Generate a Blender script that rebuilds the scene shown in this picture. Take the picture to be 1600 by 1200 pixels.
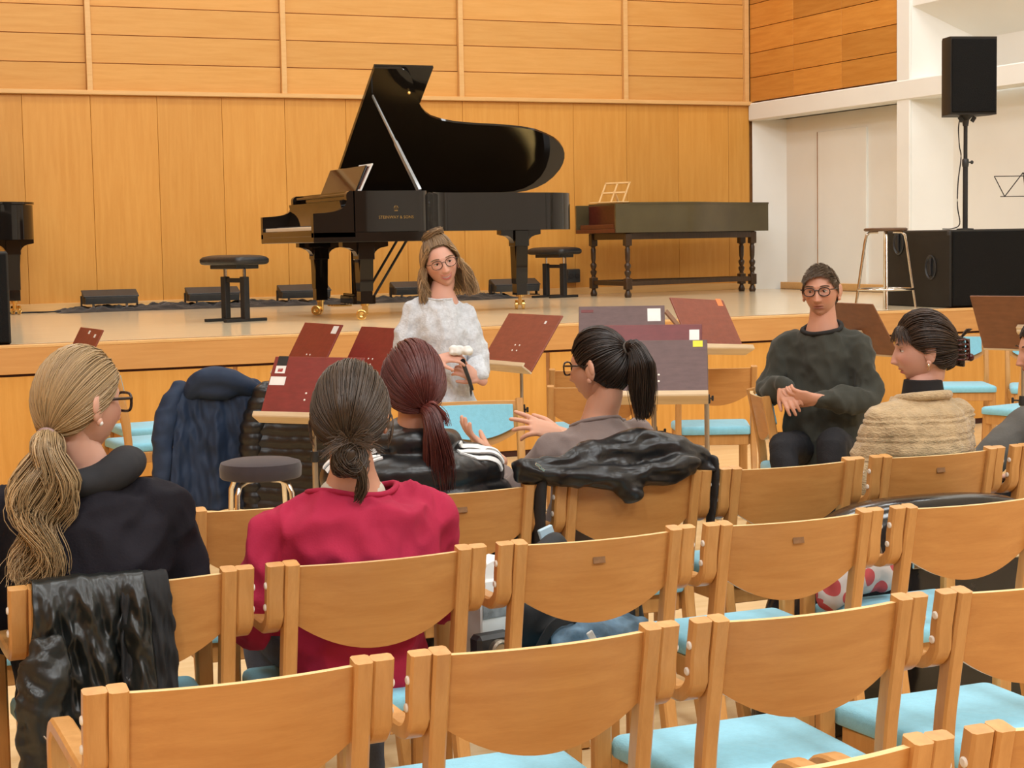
import bpy, bmesh, math, random
import numpy as np
from mathutils import Vector, Matrix, Euler, noise

for o in list(bpy.data.objects):
    bpy.data.objects.remove(o, do_unlink=True)
SC = bpy.context.scene
COL = SC.collection
PI = math.pi
random.seed(7)

# ------------------------------------------------------------------ camera
# Room axes: X runs along the seat rows and the stage edge, Y towards the stage wall.
FPX, CAM_H = 2700.0, 1.56
TH, PHI, RHO = math.atan(FPX / 6301), math.atan(224 / FPX), 0.0178
f0 = Vector((math.sin(TH) * math.cos(PHI), math.cos(TH) * math.cos(PHI), -math.sin(PHI)))
r0 = Vector((math.cos(TH), -math.sin(TH), 0))
u0 = r0.cross(f0)
rr = r0 * math.cos(RHO) - u0 * math.sin(RHO)
uu = u0 * math.cos(RHO) + r0 * math.sin(RHO)
cam = bpy.data.cameras.new('camera')
cam.sensor_fit = 'HORIZONTAL'
cam.sensor_width = 36
cam.lens = 36 * FPX / 1600
cam.clip_end = 100
camo = bpy.data.objects.new('camera', cam)
COL.objects.link(camo)
M = Matrix((rr, uu, -f0)).transposed().to_4x4()
M.translation = (0, 0, CAM_H)
camo.matrix_world = M
SC.camera = camo

# ------------------------------------------------------------------ light
w = bpy.data.worlds.new('world')
SC.world = w
w.use_nodes = True
w.node_tree.nodes['Background'].inputs[0].default_value = (1, .9, .78, 1)
w.node_tree.nodes['Background'].inputs[1].default_value = 0.15
SC.view_settings.view_transform = 'Standard'
SC.view_settings.look = 'None'
SC.view_settings.gamma = 1
SC.view_settings.use_curve_mapping = False
SC.view_settings.exposure = 0.0
WARM = (.95, 1, 1.02)
def area(name, loc, sx, sy, power, color=WARM, aim=None, spread=180):
    l = bpy.data.lights.new(name, 'AREA')
    l.shape = 'RECTANGLE'; l.size = sx; l.size_y = sy
    l.energy = power; l.color = color; l.spread = math.radians(spread)
    o = bpy.data.objects.new(name, l); COL.objects.link(o); o.location = loc
    if aim is not None:
        o.rotation_euler = (Vector(aim) - Vector(loc)).to_track_quat('-Z', 'Y').to_euler()
    return o
# ceiling luminaires of the hall: over the stage and over the seating
for x in (1.5, 5.2, 8.9):
    area('stage_ceiling_light', (x, 14.6, 7.3), 1.8, 1.0, 52)
    area('stage_ceiling_light', (x, 10.2, 7.3), 1.8, 1.0, 92, aim=(x, 13.6, 0))
for x in (-2.5, 2.0, 6.5):
    for y in (-2.6, 2.0, 6.3):
        area('hall_ceiling_light', (x, y, 7.3), 1.6, 1.6, {-2.6: 240, 2.0: 130, 6.3: 64}[y], aim=(x, y + {-2.6: 4.5, 2.0: 1.5, 6.3: 1}[y], 0))

# ------------------------------------------------------------------ helpers
class MB:
    """collects closed shapes; build() links them as one mesh object"""
    def __init__(s): s.v = []; s.f = []; s.m = []
    def add(s, V, F, mi=0):
        n = len(s.v)
        s.v += [tuple(p) for p in V]
        s.f += [tuple(i + n for i in f) for f in F]
        s.m += [mi] * len(F)
        return s
    def box(s, c, d, ch=.003, R=None, mi=0):
        hx, hy, hz = d[0] / 2, d[1] / 2, d[2] / 2
        ch = min(ch, hx * .49, hy * .49, hz * .49)
        V = []; F = []
        sg = [(a, b, e) for a in (-1, 1) for b in (-1, 1) for e in (-1, 1)]
        idx = {}
        for q in sg:
            a, b, e = q
            idx[q] = len(V)
            V += [(a * hx, b * (hy - ch), e * (hz - ch)), (a * (hx - ch), b * hy, e * (hz - ch)), (a * (hx - ch), b * (hy - ch), e * hz)]
        for a in (-1, 1):
            F.append([idx[(a, -1, -1)], idx[(a, 1, -1)], idx[(a, 1, 1)], idx[(a, -1, 1)]])
            F.append([idx[(-1, a, -1)] + 1, idx[(1, a, -1)] + 1, idx[(1, a, 1)] + 1, idx[(-1, a, 1)] + 1])
            F.append([idx[(-1, -1, a)] + 2, idx[(1, -1, a)] + 2, idx[(1, 1, a)] + 2, idx[(-1, 1, a)] + 2])
            for b in (-1, 1):
                p, q = idx[(a, b, -1)], idx[(a, b, 1)]
                F.append([p, p + 1, q + 1, q])
                p, q = idx[(a, -1, b)], idx[(a, 1, b)]
                F.append([p, p + 2, q + 2, q])
                p, q = idx[(-1, a, b)], idx[(1, a, b)]
                F.append([p + 1, p + 2, q + 2, q + 1])
        for q in sg:
            F.append([idx[q], idx[q] + 1, idx[q] + 2])
        R = R or Matrix.Identity(3)
        c = Vector(c)
        return s.add([c + R @ Vector(p) for p in V], F, mi)
    def prism(s, poly, a, b, axis='z', T=None, mi=0):
        n = len(poly)
        def mk(p, h):
            x, y = p
            q = Vector((x, y, h)) if axis == 'z' else (Vector((h, x, y)) if axis == 'x' else Vector((x, h, y)))
            return T @ q if T else q
        V = [mk(p, a) for p in poly] + [mk(p, b) for p in poly]
        F = [list(range(n)), list(range(n, 2 * n))]
        F += [[i, (i + 1) % n, n + (i + 1) % n, n + i] for i in range(n)]
        return s.add(V, F, mi)
    def sweep(s, path, sec, up=(0, 0, 1), sc=None, closed=False, mi=0, rect_up=None):
        """sec: list of (a,b): a along side axis, b along the other"""
        P = [Vector(p) for p in path]; n = len(P); k = len(sec)
        V = []; F = []
        upv = Vector(up)
        for i, p in enumerate(P):
            if closed: t = P[(i + 1) % n] - P[i - 1]
            else: t = P[min(i + 1, n - 1)] - P[max(i - 1, 0)]
            t.normalize()
            a = t.cross(upv)
            if a.length < 1e-4: a = t.cross(Vector((0, 1, 0)))
            if a.length < 1e-4: a = t.cross(Vector((1, 0, 0)))
            a.normalize(); b = a.cross(t)
            g = sc[i] if sc else 1
            for (x, y) in sec: V.append(p + a * x * g + b * y * g)
        for i in range(n if closed else n - 1):
            j = (i + 1) % n
            for q in range(k):
                F.append([i * k + q, i * k + (q + 1) % k, j * k + (q + 1) % k, j * k + q])
        if not closed:
            F.append(list(range(k))); F.append([(n - 1) * k + q for q in range(k)])
        return s.add(V, F, mi)
    def tube(s, path, r, n=8, closed=False, mi=0, up=(0, 0, 1)):
        sec = [(math.cos(2 * PI * i / n), math.sin(2 * PI * i / n)) for i in range(n)]
        if not isinstance(r, (list, tuple)): r = [r] * len(path)
        return s.sweep(path, sec, up, sc=list(r), closed=closed, mi=mi)
    def rail(s, path, w_, t_, up=(0, 0, 1), ch=.004, mi=0):
        a, b = w_ / 2, t_ / 2
        c = min(ch, a * .4, b * .4)
        sec = [(-a + c, -b), (a - c, -b), (a, -b + c), (a, b - c), (a - c, b), (-a + c, b), (-a, b - c), (-a, -b + c)]
        return s.sweep(path, sec, up, mi=mi)
    def lathe(s, prof, n=16, c=(0, 0, 0), R=None, mi=0):
        V = []; F = []
        R = R or Matrix.Identity(3); c = Vector(c)
        for (r, z) in prof:
            for i in range(n):
                t = 2 * PI * i / n
                V.append(c + R @ Vector((r * math.cos(t), r * math.sin(t), z)))
        for j in range(len(prof) - 1):
            for i in range(n):
                F.append([j * n + i, j * n + (i + 1) % n, (j + 1) * n + (i + 1) % n, (j + 1) * n + i])
        F.append(list(range(n))); F.append([(len(prof) - 1) * n + i for i in range(n)])
        return s.add(V, F, mi)
    def ell(s, c, r, R=None, nu=16, nv=10, mi=0):
        V = []; F = []
        R = R or Matrix.Identity(3); c = Vector(c)
        V.append(c + R @ Vector((0, 0, -r[2])))
        for j in range(1, nv):
            ph = -PI / 2 + PI * j / nv
            for i in range(nu):
                t = 2 * PI * i / nu
                V.append(c + R @ Vector((r[0] * math.cos(ph) * math.cos(t), r[1] * math.cos(ph) * math.sin(t), r[2] * math.sin(ph))))
        V.append(c + R @ Vector((0, 0, r[2])))
        T = len(V) - 1
        for i in range(nu):
            F.append([0, 1 + (i + 1) % nu, 1 + i])
            F.append([T, 1 + (nv - 2) * nu + i, 1 + (nv - 2) * nu + (i + 1) % nu])
        for j in range(nv - 2):
            for i in range(nu):
                F.append([1 + j * nu + i, 1 + j * nu + (i + 1) % nu, 1 + (j + 1) * nu + (i + 1) % nu, 1 + (j + 1) * nu + i])
        return s.add(V, F, mi)
    def grid(s, P, closed_u=False, mi=0):
        """P[j][i] points"""
        V = []; F = []
        h = len(P); k = len(P[0])
        for row in P: V += row
        for j in range(h - 1):
            for i in range(k if closed_u else k - 1):
                F.append([j * k + i, j * k + (i + 1) % k, (j + 1) * k + (i + 1) % k, (j + 1) * k + i])
        return s.add(V, F, mi)
    def mesh(s, name, mats, smooth=35, normals=True):
        me = bpy.data.meshes.new(name)
        me.from_pydata(s.v, [], s.f)
        if normals:
            bm = bmesh.new(); bm.from_mesh(me)
            bmesh.ops.recalc_face_normals(bm, faces=bm.faces)
            bm.to_mesh(me); bm.free()
        mats = mats if isinstance(mats, (list, tuple)) else [mats]
        for m in mats: me.materials.append(m)
        if len(mats) > 1: me.polygons.foreach_set('material_index', s.m)
        if smooth:
            me.polygons.foreach_set('use_smooth', [True] * len(me.polygons))
            if smooth < 180: me.set_sharp_from_angle(angle=math.radians(smooth))
        me.update()
        return me
    def build(s, name, mats, parent=None, smooth=35, normals=True):
        return link(name, s.mesh(name, mats, smooth, normals), parent)
def link(name, me, parent=None):
    o = bpy.data.objects.new(name, me)
    COL.objects.link(o)
    if parent: o.parent = parent
    return o
def tag(o, label=None, cat=None, group=None, kind=None):
    if label: o['label'] = label
    if cat: o['category'] = cat
    if group: o['group'] = group
    if kind: o['kind'] = kind
    return o
def thing(name, label, cat, loc=(0, 0, 0), rz=0, group=None):
    o = bpy.data.objects.new(name, None)
    COL.objects.link(o); o.location = loc; o.rotation_euler = (0, 0, rz)
    o.empty_display_size = .1
    return tag(o, label, cat, group)
def copy_tree(o, parent=None):
    c = o.copy(); COL.objects.link(c); c.parent = parent
    for ch in list(o.children): copy_tree(ch, c)
    return c
def bez(p0, p1, p2, p3, n=10):
    out = []
    for i in range(n + 1):
        t = i / n; a = 1 - t
        out.append(tuple(a**3 * w0 + 3 * a * a * t * w1 + 3 * a * t * t * w2 + t**3 * w3 for w0, w1, w2, w3 in zip(p0, p1, p2, p3)))
    return out
def catmull(P, n=6):
    P = [Vector(p) for p in P]; out = []
    for i in range(len(P) - 1):
        a = P[max(i - 1, 0)]; b = P[i]; c = P[i + 1]; d = P[min(i + 2, len(P) - 1)]
        for k in range(n):
            t = k / n
            out.append(.5 * ((2 * b) + (c - a) * t + (2 * a - 5 * b + 4 * c - d) * t * t + (3 * b - a - 3 * c + d) * t**3))
    out.append(P[-1])
    return out
def rz3(a): return Matrix.Rotation(a, 3, 'Z')
def rx3(a): return Matrix.Rotation(a, 3, 'X')
def ry3(a): return Matrix.Rotation(a, 3, 'Y')

# ------------------------------------------------------------------ materials
def mat(name, col, rough=.5, metal=0, spec=.5, coat=0, sheen=0, bump=None, vary=None, emit=None, alpha=None, trans=0):
    """bump=(scale, strength, (sx,sy,sz)); vary=(scale, amount, (sx,sy,sz))"""
    m = bpy.data.materials.new(name); m.use_nodes = True
    nt = m.node_tree; N = nt.nodes; L = nt.links
    b = N['Principled BSDF']
    b.inputs['Base Color'].default_value = (*col, 1)
    b.inputs['Roughness'].default_value = rough
    b.inputs['Metallic'].default_value = metal
    b.inputs['Specular IOR Level'].default_value = spec
    b.inputs['Coat Weight'].default_value = coat
    b.inputs['Coat Roughness'].default_value = .08
    if sheen:
        b.inputs['Sheen Weight'].default_value = sheen
        b.inputs['Sheen Roughness'].default_value = .5
    if trans: b.inputs['Transmission Weight'].default_value = trans
    tc = None
    def coords(sv):
        nonlocal tc
        tc = tc or N.new('ShaderNodeTexCoord')
        mp = N.new('ShaderNodeMapping'); mp.inputs['Scale'].default_value = sv
        L.new(tc.outputs['Object'], mp.inputs['Vector'])
        return mp.outputs[0]
    if vary:
        nz = N.new('ShaderNodeTexNoise'); nz.inputs['Scale'].default_value = vary[0]; nz.inputs['Detail'].default_value = 4
        L.new(coords(vary[2]), nz.inputs['Vector'])
        mx = N.new('ShaderNodeMix'); mx.data_type = 'RGBA'
        a = vary[1]
        mx.inputs[6].default_value = (*[c * (1 - a) for c in col], 1)
        mx.inputs[7].default_value = (*[min(1, c * (1 + a)) for c in col], 1)
        rp = N.new('ShaderNodeMapRange'); rp.inputs[1].default_value = .3; rp.inputs[2].default_value = .7
        L.new(nz.outputs[0], rp.inputs[0]); L.new(rp.outputs[0], mx.inputs[0])
        L.new(mx.outputs[2], b.inputs['Base Color'])
    if bump:
        nz = N.new('ShaderNodeTexNoise'); nz.inputs['Scale'].default_value = bump[0]; nz.inputs['Detail'].default_value = 3
        L.new(coords(bump[2]), nz.inputs['Vector'])
        bp = N.new('ShaderNodeBump'); bp.inputs['Strength'].default_value = bump[1]; bp.inputs['Distance'].default_value = .01
        L.new(nz.outputs[0], bp.inputs['Height']); L.new(bp.outputs[0], b.inputs['Normal'])
    if emit:
        b.inputs['Emission Color'].default_value = (*emit[0], 1); b.inputs['Emission Strength'].default_value = emit[1]
    return m
def wood(name, c1, c2, stretch, scale=6, rough=.4, rnd=.12, coat=0, fine=.25, spec=.45):
    """two-tone grain stretched along an axis, each object a little lighter or darker"""
    m = bpy.data.materials.new(name); m.use_nodes = True
    nt = m.node_tree; N = nt.nodes; L = nt.links; b = N['Principled BSDF']
    tc = N.new('ShaderNodeTexCoord'); oi = N.new('ShaderNodeObjectInfo')
    vm = N.new('ShaderNodeVectorMath'); vm.operation = 'SCALE'; vm.inputs[0].default_value = (13, 7, 9)
    L.new(oi.outputs['Random'], vm.inputs['Scale'])
    ad = N.new('ShaderNodeVectorMath'); ad.operation = 'ADD'
    L.new(tc.outputs['Object'], ad.inputs[0]); L.new(vm.outputs[0], ad.inputs[1])
    mp = N.new('ShaderNodeMapping'); mp.inputs['Scale'].default_value = stretch
    L.new(ad.outputs[0], mp.inputs['Vector'])
    n1 = N.new('ShaderNodeTexNoise'); n1.inputs['Scale'].default_value = scale; n1.inputs['Detail'].default_value = 5; n1.inputs['Distortion'].default_value = .4
    L.new(mp.outputs[0], n1.inputs['Vector'])
    n2 = N.new('ShaderNodeTexNoise'); n2.inputs['Scale'].default_value = scale * 9; n2.inputs['Detail'].default_value = 2
    L.new(mp.outputs[0], n2.inputs['Vector'])
    am = N.new('ShaderNodeMath'); am.operation = 'MULTIPLY_ADD'; am.inputs[1].default_value = fine
    L.new(n2.outputs[0], am.inputs[0]); L.new(n1.outputs[0], am.inputs[2])
    rp = N.new('ShaderNodeMapRange'); rp.inputs[1].default_value = .35 + fine * .3; rp.inputs[2].default_value = .65 + fine * .7
    L.new(am.outputs[0], rp.inputs[0])
    mx = N.new('ShaderNodeMix'); mx.data_type = 'RGBA'
    mx.inputs[6].default_value = (*c1, 1); mx.inputs[7].default_value = (*c2, 1)
    L.new(rp.outputs[0], mx.inputs[0])
    hv = N.new('ShaderNodeHueSaturation')
    vr = N.new('ShaderNodeMapRange'); vr.inputs[3].default_value = 1 - rnd; vr.inputs[4].default_value = 1 + rnd
    L.new(oi.outputs['Random'], vr.inputs[0]); L.new(vr.outputs[0], hv.inputs['Value'])
    L.new(mx.outputs[2], hv.inputs['Color']); L.new(hv.outputs[0], b.inputs['Base Color'])
    b.inputs['Roughness'].default_value = rough; b.inputs['Coat Weight'].default_value = coat; b.inputs['Coat Roughness'].default_value = .15
    b.inputs['Specular IOR Level'].default_value = spec
    return m
W_CHAIR = wood('chair_beech', (.53, .235, .062), (.62, .30, .088), (1.2, 14, 14), 3, .38, .05)
W_LEG = wood('chair_beech_laminated', (.56, .27, .078), (.66, .34, .11), (16, 16, 1.2), 3, .36, .05)
W_EDGE = wood('beech_ply_edge', (.82, .55, .24), (.9, .66, .34), (2, 14, 14), 4, .4, .03)
W_UP = wood('wall_veneer_horizontal', (.70, .345, .085), (.76, .40, .115), (1, 12, 12), 2.2, .42, .05)
W_LOW = wood('wall_veneer_vertical', (.66, .295, .048), (.72, .345, .068), (12, 12, .9), 2.0, .42, .035)
W_SIDE = wood('side_wall_veneer', (.60, .235, .035), (.70, .31, .06), (12, 1, 12), 2.2, .42, .16)
W_TRIM = wood('pale_trim_wood', (.74, .42, .15), (.8, .48, .19), (1, 14, 14), 3, .4, .02)
W_FASCIA = wood('stage_fascia_veneer', (.60, .29, .085), (.66, .34, .11), (1, 14, 14), 2.4, .4, .03)
W_STAGE = wood('stage_parquet', (.78, .64, .43), (.84, .70, .48), (.8, 14, 8), 1.6, .16, .0, spec=.5)
W_FLOOR = wood('hall_parquet', (.76, .53, .27), (.84, .62, .35), (.7, 11, 8), 1.5, .25, .0, spec=.5)
W_RISER = wood('stage_riser_veneer', (.66, .31, .055), (.74, .37, .08), (12, 12, 1), 2, .42, .04)
DARKW = wood('rear_wall_veneer', (.30, .14, .05), (.36, .18, .065), (12, 12, 1), 2, .5, 0)
PLASTER = mat('cream_plaster', (.92, .92, .87), .8, vary=(1.2, .03, (1, 1, 1)))
CEIL = mat('ceiling_white', (.84, .83, .80), .9, vary=(.8, .02, (1, 1, 1)))
GAP = mat('dark_gap', (.06, .02, .012), .9, vary=(9, .2, (1, 1, 1)))
SEAM = mat('brown_seam', (.36, .15, .04), .7, vary=(9, .2, (1, 1, 1)))
BLUE = mat('light_blue_wool', (.25, .60, .76), .9, sheen=.3, bump=(240, .15, (1, 1, 1)), vary=(60, .05, (1, 1, 1)))
CAP = mat('white_screw_cap', (.85, .8, .72), .35, vary=(30, .03, (1, 1, 1)))
PLATE = mat('brown_label_plate', (.24, .12, .05), .45, vary=(50, .25, (1, 1, 1)))
BLACKGLOSS = mat('black_polyester_lacquer', (.010, .008, .007), .05, spec=.42, vary=(2, .1, (1, 1, 1)))
BLACK = mat('black_matt', (.015, .014, .014), .6, vary=(20, .2, (1, 1, 1)))
BLACKPL = mat('black_plastic', (.028, .030, .032), .42, vary=(15, .2, (1, 1, 1)))
BRASS = mat('polished_brass', (.78, .52, .18), .22, metal=1, vary=(12, .1, (1, 1, 1)))
CHROME = mat('chrome', (.75, .72, .66), .18, metal=1, vary=(12, .05, (1, 1, 1)))
STEEL = mat('warm_grey_steel', (.42, .36, .28), .35, metal=.8, vary=(12, .08, (1, 1, 1)))
WHITE = mat('white_paper', (.82, .82, .80), .6, vary=(20, .04, (1, 1, 1)))

# ------------------------------------------------------------------ the hall
HS, YS, YW, XW = .95, 11.42, 17.4, 10.5      # stage height, stage front, stage wall, right wall
def sbuild(mb, name, m, smooth=0):
    o = mb.build(name, m, smooth=smooth); o['kind'] = 'structure'; return o
b = MB(); b.box((1.7, 5.2, -.05), (18.6, 18.6, .1), 0)
sbuild(b, 'floor', W_FLOOR)
b = MB(); b.box((1.7, 6.7, 7.6), (18.6, 21.6, .1), 0)
sbuild(b, 'ceiling', CEIL)
b = MB(); b.box((-7.55, 6.7, 3.7), (.1, 21.6, 7.9), 0)
sbuild(b, 'wall_left', W_LOW)
b = MB(); b.box((1.7, -4.05, 3.7), (18.6, .1, 7.9), 0)
sbuild(b, 'wall_rear', DARKW)
# --- stage
stage = sbuild(MB().box((1.6, (YS + YW) / 2 + .03, (HS - .02) / 2), (18.2, YW - YS - .06 + .1, HS - .02), 0), 'stage', GAP)
b = MB(); b.box((1.6, (YS + YW) / 2 + .09, HS - .01), (18.2, YW - YS - .08, .02), 0)
b.build('stage_deck', W_STAGE, stage, 0)
b = MB(); b.box((1.6, YS + .035, HS - .004), (18.2, .016, .012), 0); b.build('metal_strip', SEAM, stage, 0)
b = MB(); b.box((1.6, YS + .005, HS - .011), (18.2, .05, .022), .004); b.build('stage_nosing', W_TRIM, stage)
b = MB(); b.box((1.6, YS + .0, HS - .105), (18.2, .036, .166), .002); b.build('fascia_board', W_FASCIA, stage)
bays = [-6.46, -4.13, -1.8, .53, 2.864, 5.18, 7.5, 9.83, 10.5]
for i in range(len(bays) - 1):
    a, c = bays[i], bays[i + 1]
    b = MB(); b.box(((a + c) / 2, YS + .012, .395), (c - a - .03, .03, .70), .002); b.build('riser_panel', W_RISER, stage)
    b = MB(); b.box((a, YS + .02, .395), (.03, .03, .70), 0); b.build('riser_joint', SEAM, stage, 0)
# --- back wall: vertical veneer panels below, horizontal boards between battens above
wb = sbuild(MB().box((1.7, YW + .10, 3.8), (18.6, .1, 7.6), 0), 'wall_back', SEAM)
xs0 = 2.9985 - .6567 * 14
me_low = None
x = xs0; k = 0
edges = [xs0 + .6567 * i for i in range(26)]
edges = [e for e in edges if e < 10.3] + [10.5]
for i in range(len(edges) - 1):
    a, c = edges[i], edges[i + 1]
    b = MB(); b.box(((a + c) / 2, YW + .03, (1.025 + 3.06) / 2), (c - a - .003, .04, 3.06 - 1.025), .002)
    b.build('veneer_panel', W_LOW, wb, 0)
bat = [2.9985 - 1.97 * i for i in range(5, 0, -1)] + [2.9985, 4.969, 6.926, 8.899, 10.46]
for i in range(len(bat)):
    b = MB(); b.box((bat[i], YW + .01, 5.35), (.055, .06, 4.5), .003); b.build('batten', W_TRIM, wb, 0)
    if i == len(bat) - 1: break
    a, c = bat[i] + .03, bat[i + 1] - .03
    for j in range(16):
        z0 = 3.10 + .277 * j
        if i < 3 and j > 8: continue
        P = []
        # each board leans out a little at the top, so its lower edge tucks under the next
        b = MB(); b.prism([(YW + .07, z0), (YW + .035, z0 + .004), (YW + .015, z0 + .270), (YW + .07, z0 + .270)], a, c, 'x')
        b.build('wall_board', W_UP, wb, 0)
b = MB(); b.box((1.7, YW - .0, 3.083), (18.6, .09, .045), .006)
o = b.build('trim_1', W_TRIM, None, 0); o['kind'] = 'structure'
b = MB(); b.box((1.6, YW - .01, .988), (18.2, .06, .076), .004)
o = b.build('baseboard_back', W_TRIM, None, 0); o['kind'] = 'structure'
# --- right wall
wr = sbuild(MB().box((XW + .55, 6.7, 3.8), (.1, 21.6, 7.6), 0), 'wall_right', PLASTER)
for (a, c) in ((17.39, 16.47), (16.47, 15.535), (15.535, 14.57)):
    for j in range(16):
        z0 = 3.10 + .277 * j
        b = MB(); b.box((XW + .02, (a + c) / 2, z0 + .137), (.04, a - c - .005, .270), .002)
        b.build('wall_board', W_SIDE, wr, 0)
b = MB(); b.box((XW + .08, 16.0, 5.3), (.06, 2.9, 4.5), 0); b.build('board_backing', SEAM, wr, 0)
b = MB(); b.box((XW + .08, 14.35, 2.985), (.20, 6.1, .20), .012); b.build('ledge_beam', PLASTER, wr)
for y0, y1 in ((14.56, 14.34), (11.9, 11.68)):
    b = MB(); b.box((XW + .27, (y0 + y1) / 2, 4.275), (.56, y0 - y1, 6.6), .01); b.build('pillar', PLASTER, wr)
# splayed recesses: window bays above the ledge, wall bays below
for (ya, yb) in ((14.34, 11.9), (11.68, 9.2)):
    b = MB()
    b.prism([(XW + .02, ya), (XW + .5, ya), (XW + .5, ya - .42)], 3.085, 7.5, 'z'); b.build('recess_splay', PLASTER, wr, 0)
    b = MB(); b.prism([(XW + .02, 7.5), (XW + .5, 7.5), (XW + .5, 3.45), (XW + .02, 3.80)], ya, yb, 'y', mi=0)
    b.build('recess_lintel', PLASTER, wr, 0)
for (ya, yb) in ((17.38, 14.56), (14.34, 11.9), (11.68, 9.2)):
    b = MB(); b.box((XW + .40, (ya + yb) / 2, 1.92), (.20, ya - yb, 1.94), .0); b.build('wall_bay', PLASTER, wr, 0)
    b = MB(); b.prism([(XW + .02, ya), (XW + .31, ya), (XW + .31, ya - .30)], .95, 2.89, 'z'); b.build('bay_splay', PLASTER, wr, 0)
b = MB(); b.box((XW + .288, 15.95, 1.83), (.03, .92, 1.74), .004)
o = b.build('door_1', PLASTER); o['kind'] = 'structure'
b = MB(); b.box((XW + .272, 16.415, 1.83), (.006, .006, 1.74), 0); b.build('door_gap', SEAM, o, 0)
b = MB()
b.box((XW + .27, 13.3, .99), (.05, 8.0, .08), .004)
o = b.build('baseboard_right', W_TRIM, None, 0); o['kind'] = 'structure'

# ------------------------------------------------------------------ chairs
def leg_y(z):
    T = [(0, -.055), (.2, .012), (.36, .052), (.46, .062), (.55, .055), (.66, .034), (.75, .015), (.83, 0)]
    for (z0, y0), (z1, y1) in zip(T, T[1:]):
        if z <= z1:
            t = (z - z0) / (z1 - z0); return y0 + (y1 - y0) * t
    return 0
CH = {}
def chair_parts():
    zz = [0, .06, .12, .18, .24, .30, .35, .39, .43, .46, .49, .52, .56, .60, .65, .70, .75, .79, .825]
    # smoothed S-curve rear leg
    ys = np.array([leg_y(z) for z in zz])
    for _ in range(2): ys[1:-1] = (ys[:-2] + 2 * ys[1:-1] + ys[2:]) / 4
    path = [(0, y, z) for y, z in zip(ys, zz)]
    b = MB(); b.rail(path, .034, .040, up=(0, 1, 0), ch=.005); CH['leg'] = b.mesh('rear_leg', W_LEG)
    CH['legpath'] = path
    # arm: bent strip screwed to the rear leg, forward as armrest, down as front leg
    p = [(0, y + .001, z) for y, z in zip(ys, zz) if z > .715][::-1]
    yb = p[-1][1]
    for i in range(1, 7):
        a = PI / 2 * i / 6
        p.append((0, yb + .055 * (1 - math.cos(a)) + .008 * i / 6, .715 - .05 * math.sin(a)))
    p += [(0, .15, .665), (0, .30, .668), (0, .385, .668)]
    for i in range(1, 7):
        a = PI / 2 * i / 6
        p.append((0, .385 + .06 * math.sin(a), .668 - .06 * (1 - math.cos(a))))
    p += [(0, .447, .45), (0, .45, .2), (0, .452, 0)]
    b = MB(); b.rail(p, .049, .03, up=(1, 0, 0), ch=.006)
    # sweep's side axis lies in x only if up is the bending plane normal; rotate section
    b = MB()
    hw, ht, c = .0205, .015, .005
    sec = [(-ht + c, -hw), (ht - c, -hw), (ht, -hw + c), (ht, hw - c), (ht - c, hw), (-ht + c, hw), (-ht, hw - c), (-ht, -hw + c)]
    b.sweep(p, sec, up=(1, 0, 0)); CH['arm'] = b.mesh('arm_frame', W_LEG)
    b = MB()
    b.sweep([(0, .425, .43), (0, .43, .2), (0, .432, 0)], [(s * .024, t * .018) for s, t in ((-1, -.7), (-.8, -1), (.8, -1), (1, -.7), (1, .7), (.8, 1), (-.8, 1), (-1, .7))], up=(0, 1, 0))
    CH['frontleg'] = b.mesh('front_leg', W_LEG)
    # plywood back: curved in plan, bow-shaped lower edge
    def panel(t0, t1, hw, z_top, z_side, z_mid, bow):
        b = MB(); nx, nz = 18, 6
        F = []; B = []
        for j in range(nz + 1):
            rf = []; rb = []
            for i in range(nx + 1):
                s = -1 + 2 * i / nx
                zb = z_mid + (z_side - z_mid) * abs(s) ** 2
                z = zb + (z_top - zb) * j / nz
                y = leg_y(z) - bow * (1 - s * s)
                rf.append((s * hw, y + t0, z)); rb.append((s * hw, y + t1, z))
            F.append(rf); B.append(rb)
        k = nx + 1
        V = [q for r in F for q in r] + [q for r in B for q in r]
        n = len(V) // 2; fc = []; mi = []
        for j in range(nz):
            for i in range(nx):
                a = j * k + i
                fc.append([a, a + 1, a + k + 1, a + k]); mi.append(0)
                fc.append([n + a, n + a + k, n + a + k + 1, n + a + 1]); mi.append(0)
        for i in range(nx):
            fc.append([i, n + i, n + i + 1, i + 1]); mi.append(1)
            a = nz * k + i
            fc.append([a, a + 1, n + a + 1, n + a]); mi.append(1)
        for j in range(nz):
            fc.append([j * k, (j + 1) * k, n + (j + 1) * k, n + j * k]); mi.append(1)
            a = j * k + nx
            fc.append([a, n + a, n + a + k, a + k]); mi.append(1)
        b.v = V; b.f = fc; b.m = mi
        return b
    CH['panel'] = panel(.012, -.004, .203, .815, .675, .600, .026).mesh('back_panel', [W_CHAIR, W_EDGE], 40)
    CH['pad'] = panel(.034, .011, .180, .80, .695, .640, .026).mesh('back_pad', BLUE, 50)
    # seat pad: rounded slab, wider at the front
    def slab(e, z0, z1, inset, n=6):
        out = []
        co = [(-.195, .035), (.195, .035), (.225, .455), (-.225, .455)]
        return co
    b = MB()
    def rr_poly(x0, x1, y0, y1, r, ins):
        P = []
        for cx, cy, a0, hw in ((1, 1, 0, x1), (-1, 1, 90, x1), (-1, -1, 180, x0), (1, -1, 270, x0)):
            for q in range(5):
                a = math.radians(a0 + 90 * q / 4)
                P.append((cx * (hw - r) + (r - ins) * math.cos(a), (y1 - r if cy > 0 else y0 + r) + (r - ins) * math.sin(a)))
        return P
    rows = []
    for z, ins in ((.430, .004), (.436, 0), (.458, 0), (.468, .004), (.474, .013), (.477, .026)):
        rows.append([(px, py, z) for px, py in rr_poly(.205, .228, .04, .47, .03, ins)])
    b.grid(rows, True)
    b.f.append(tuple(range(20))); b.m.append(0)
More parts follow.
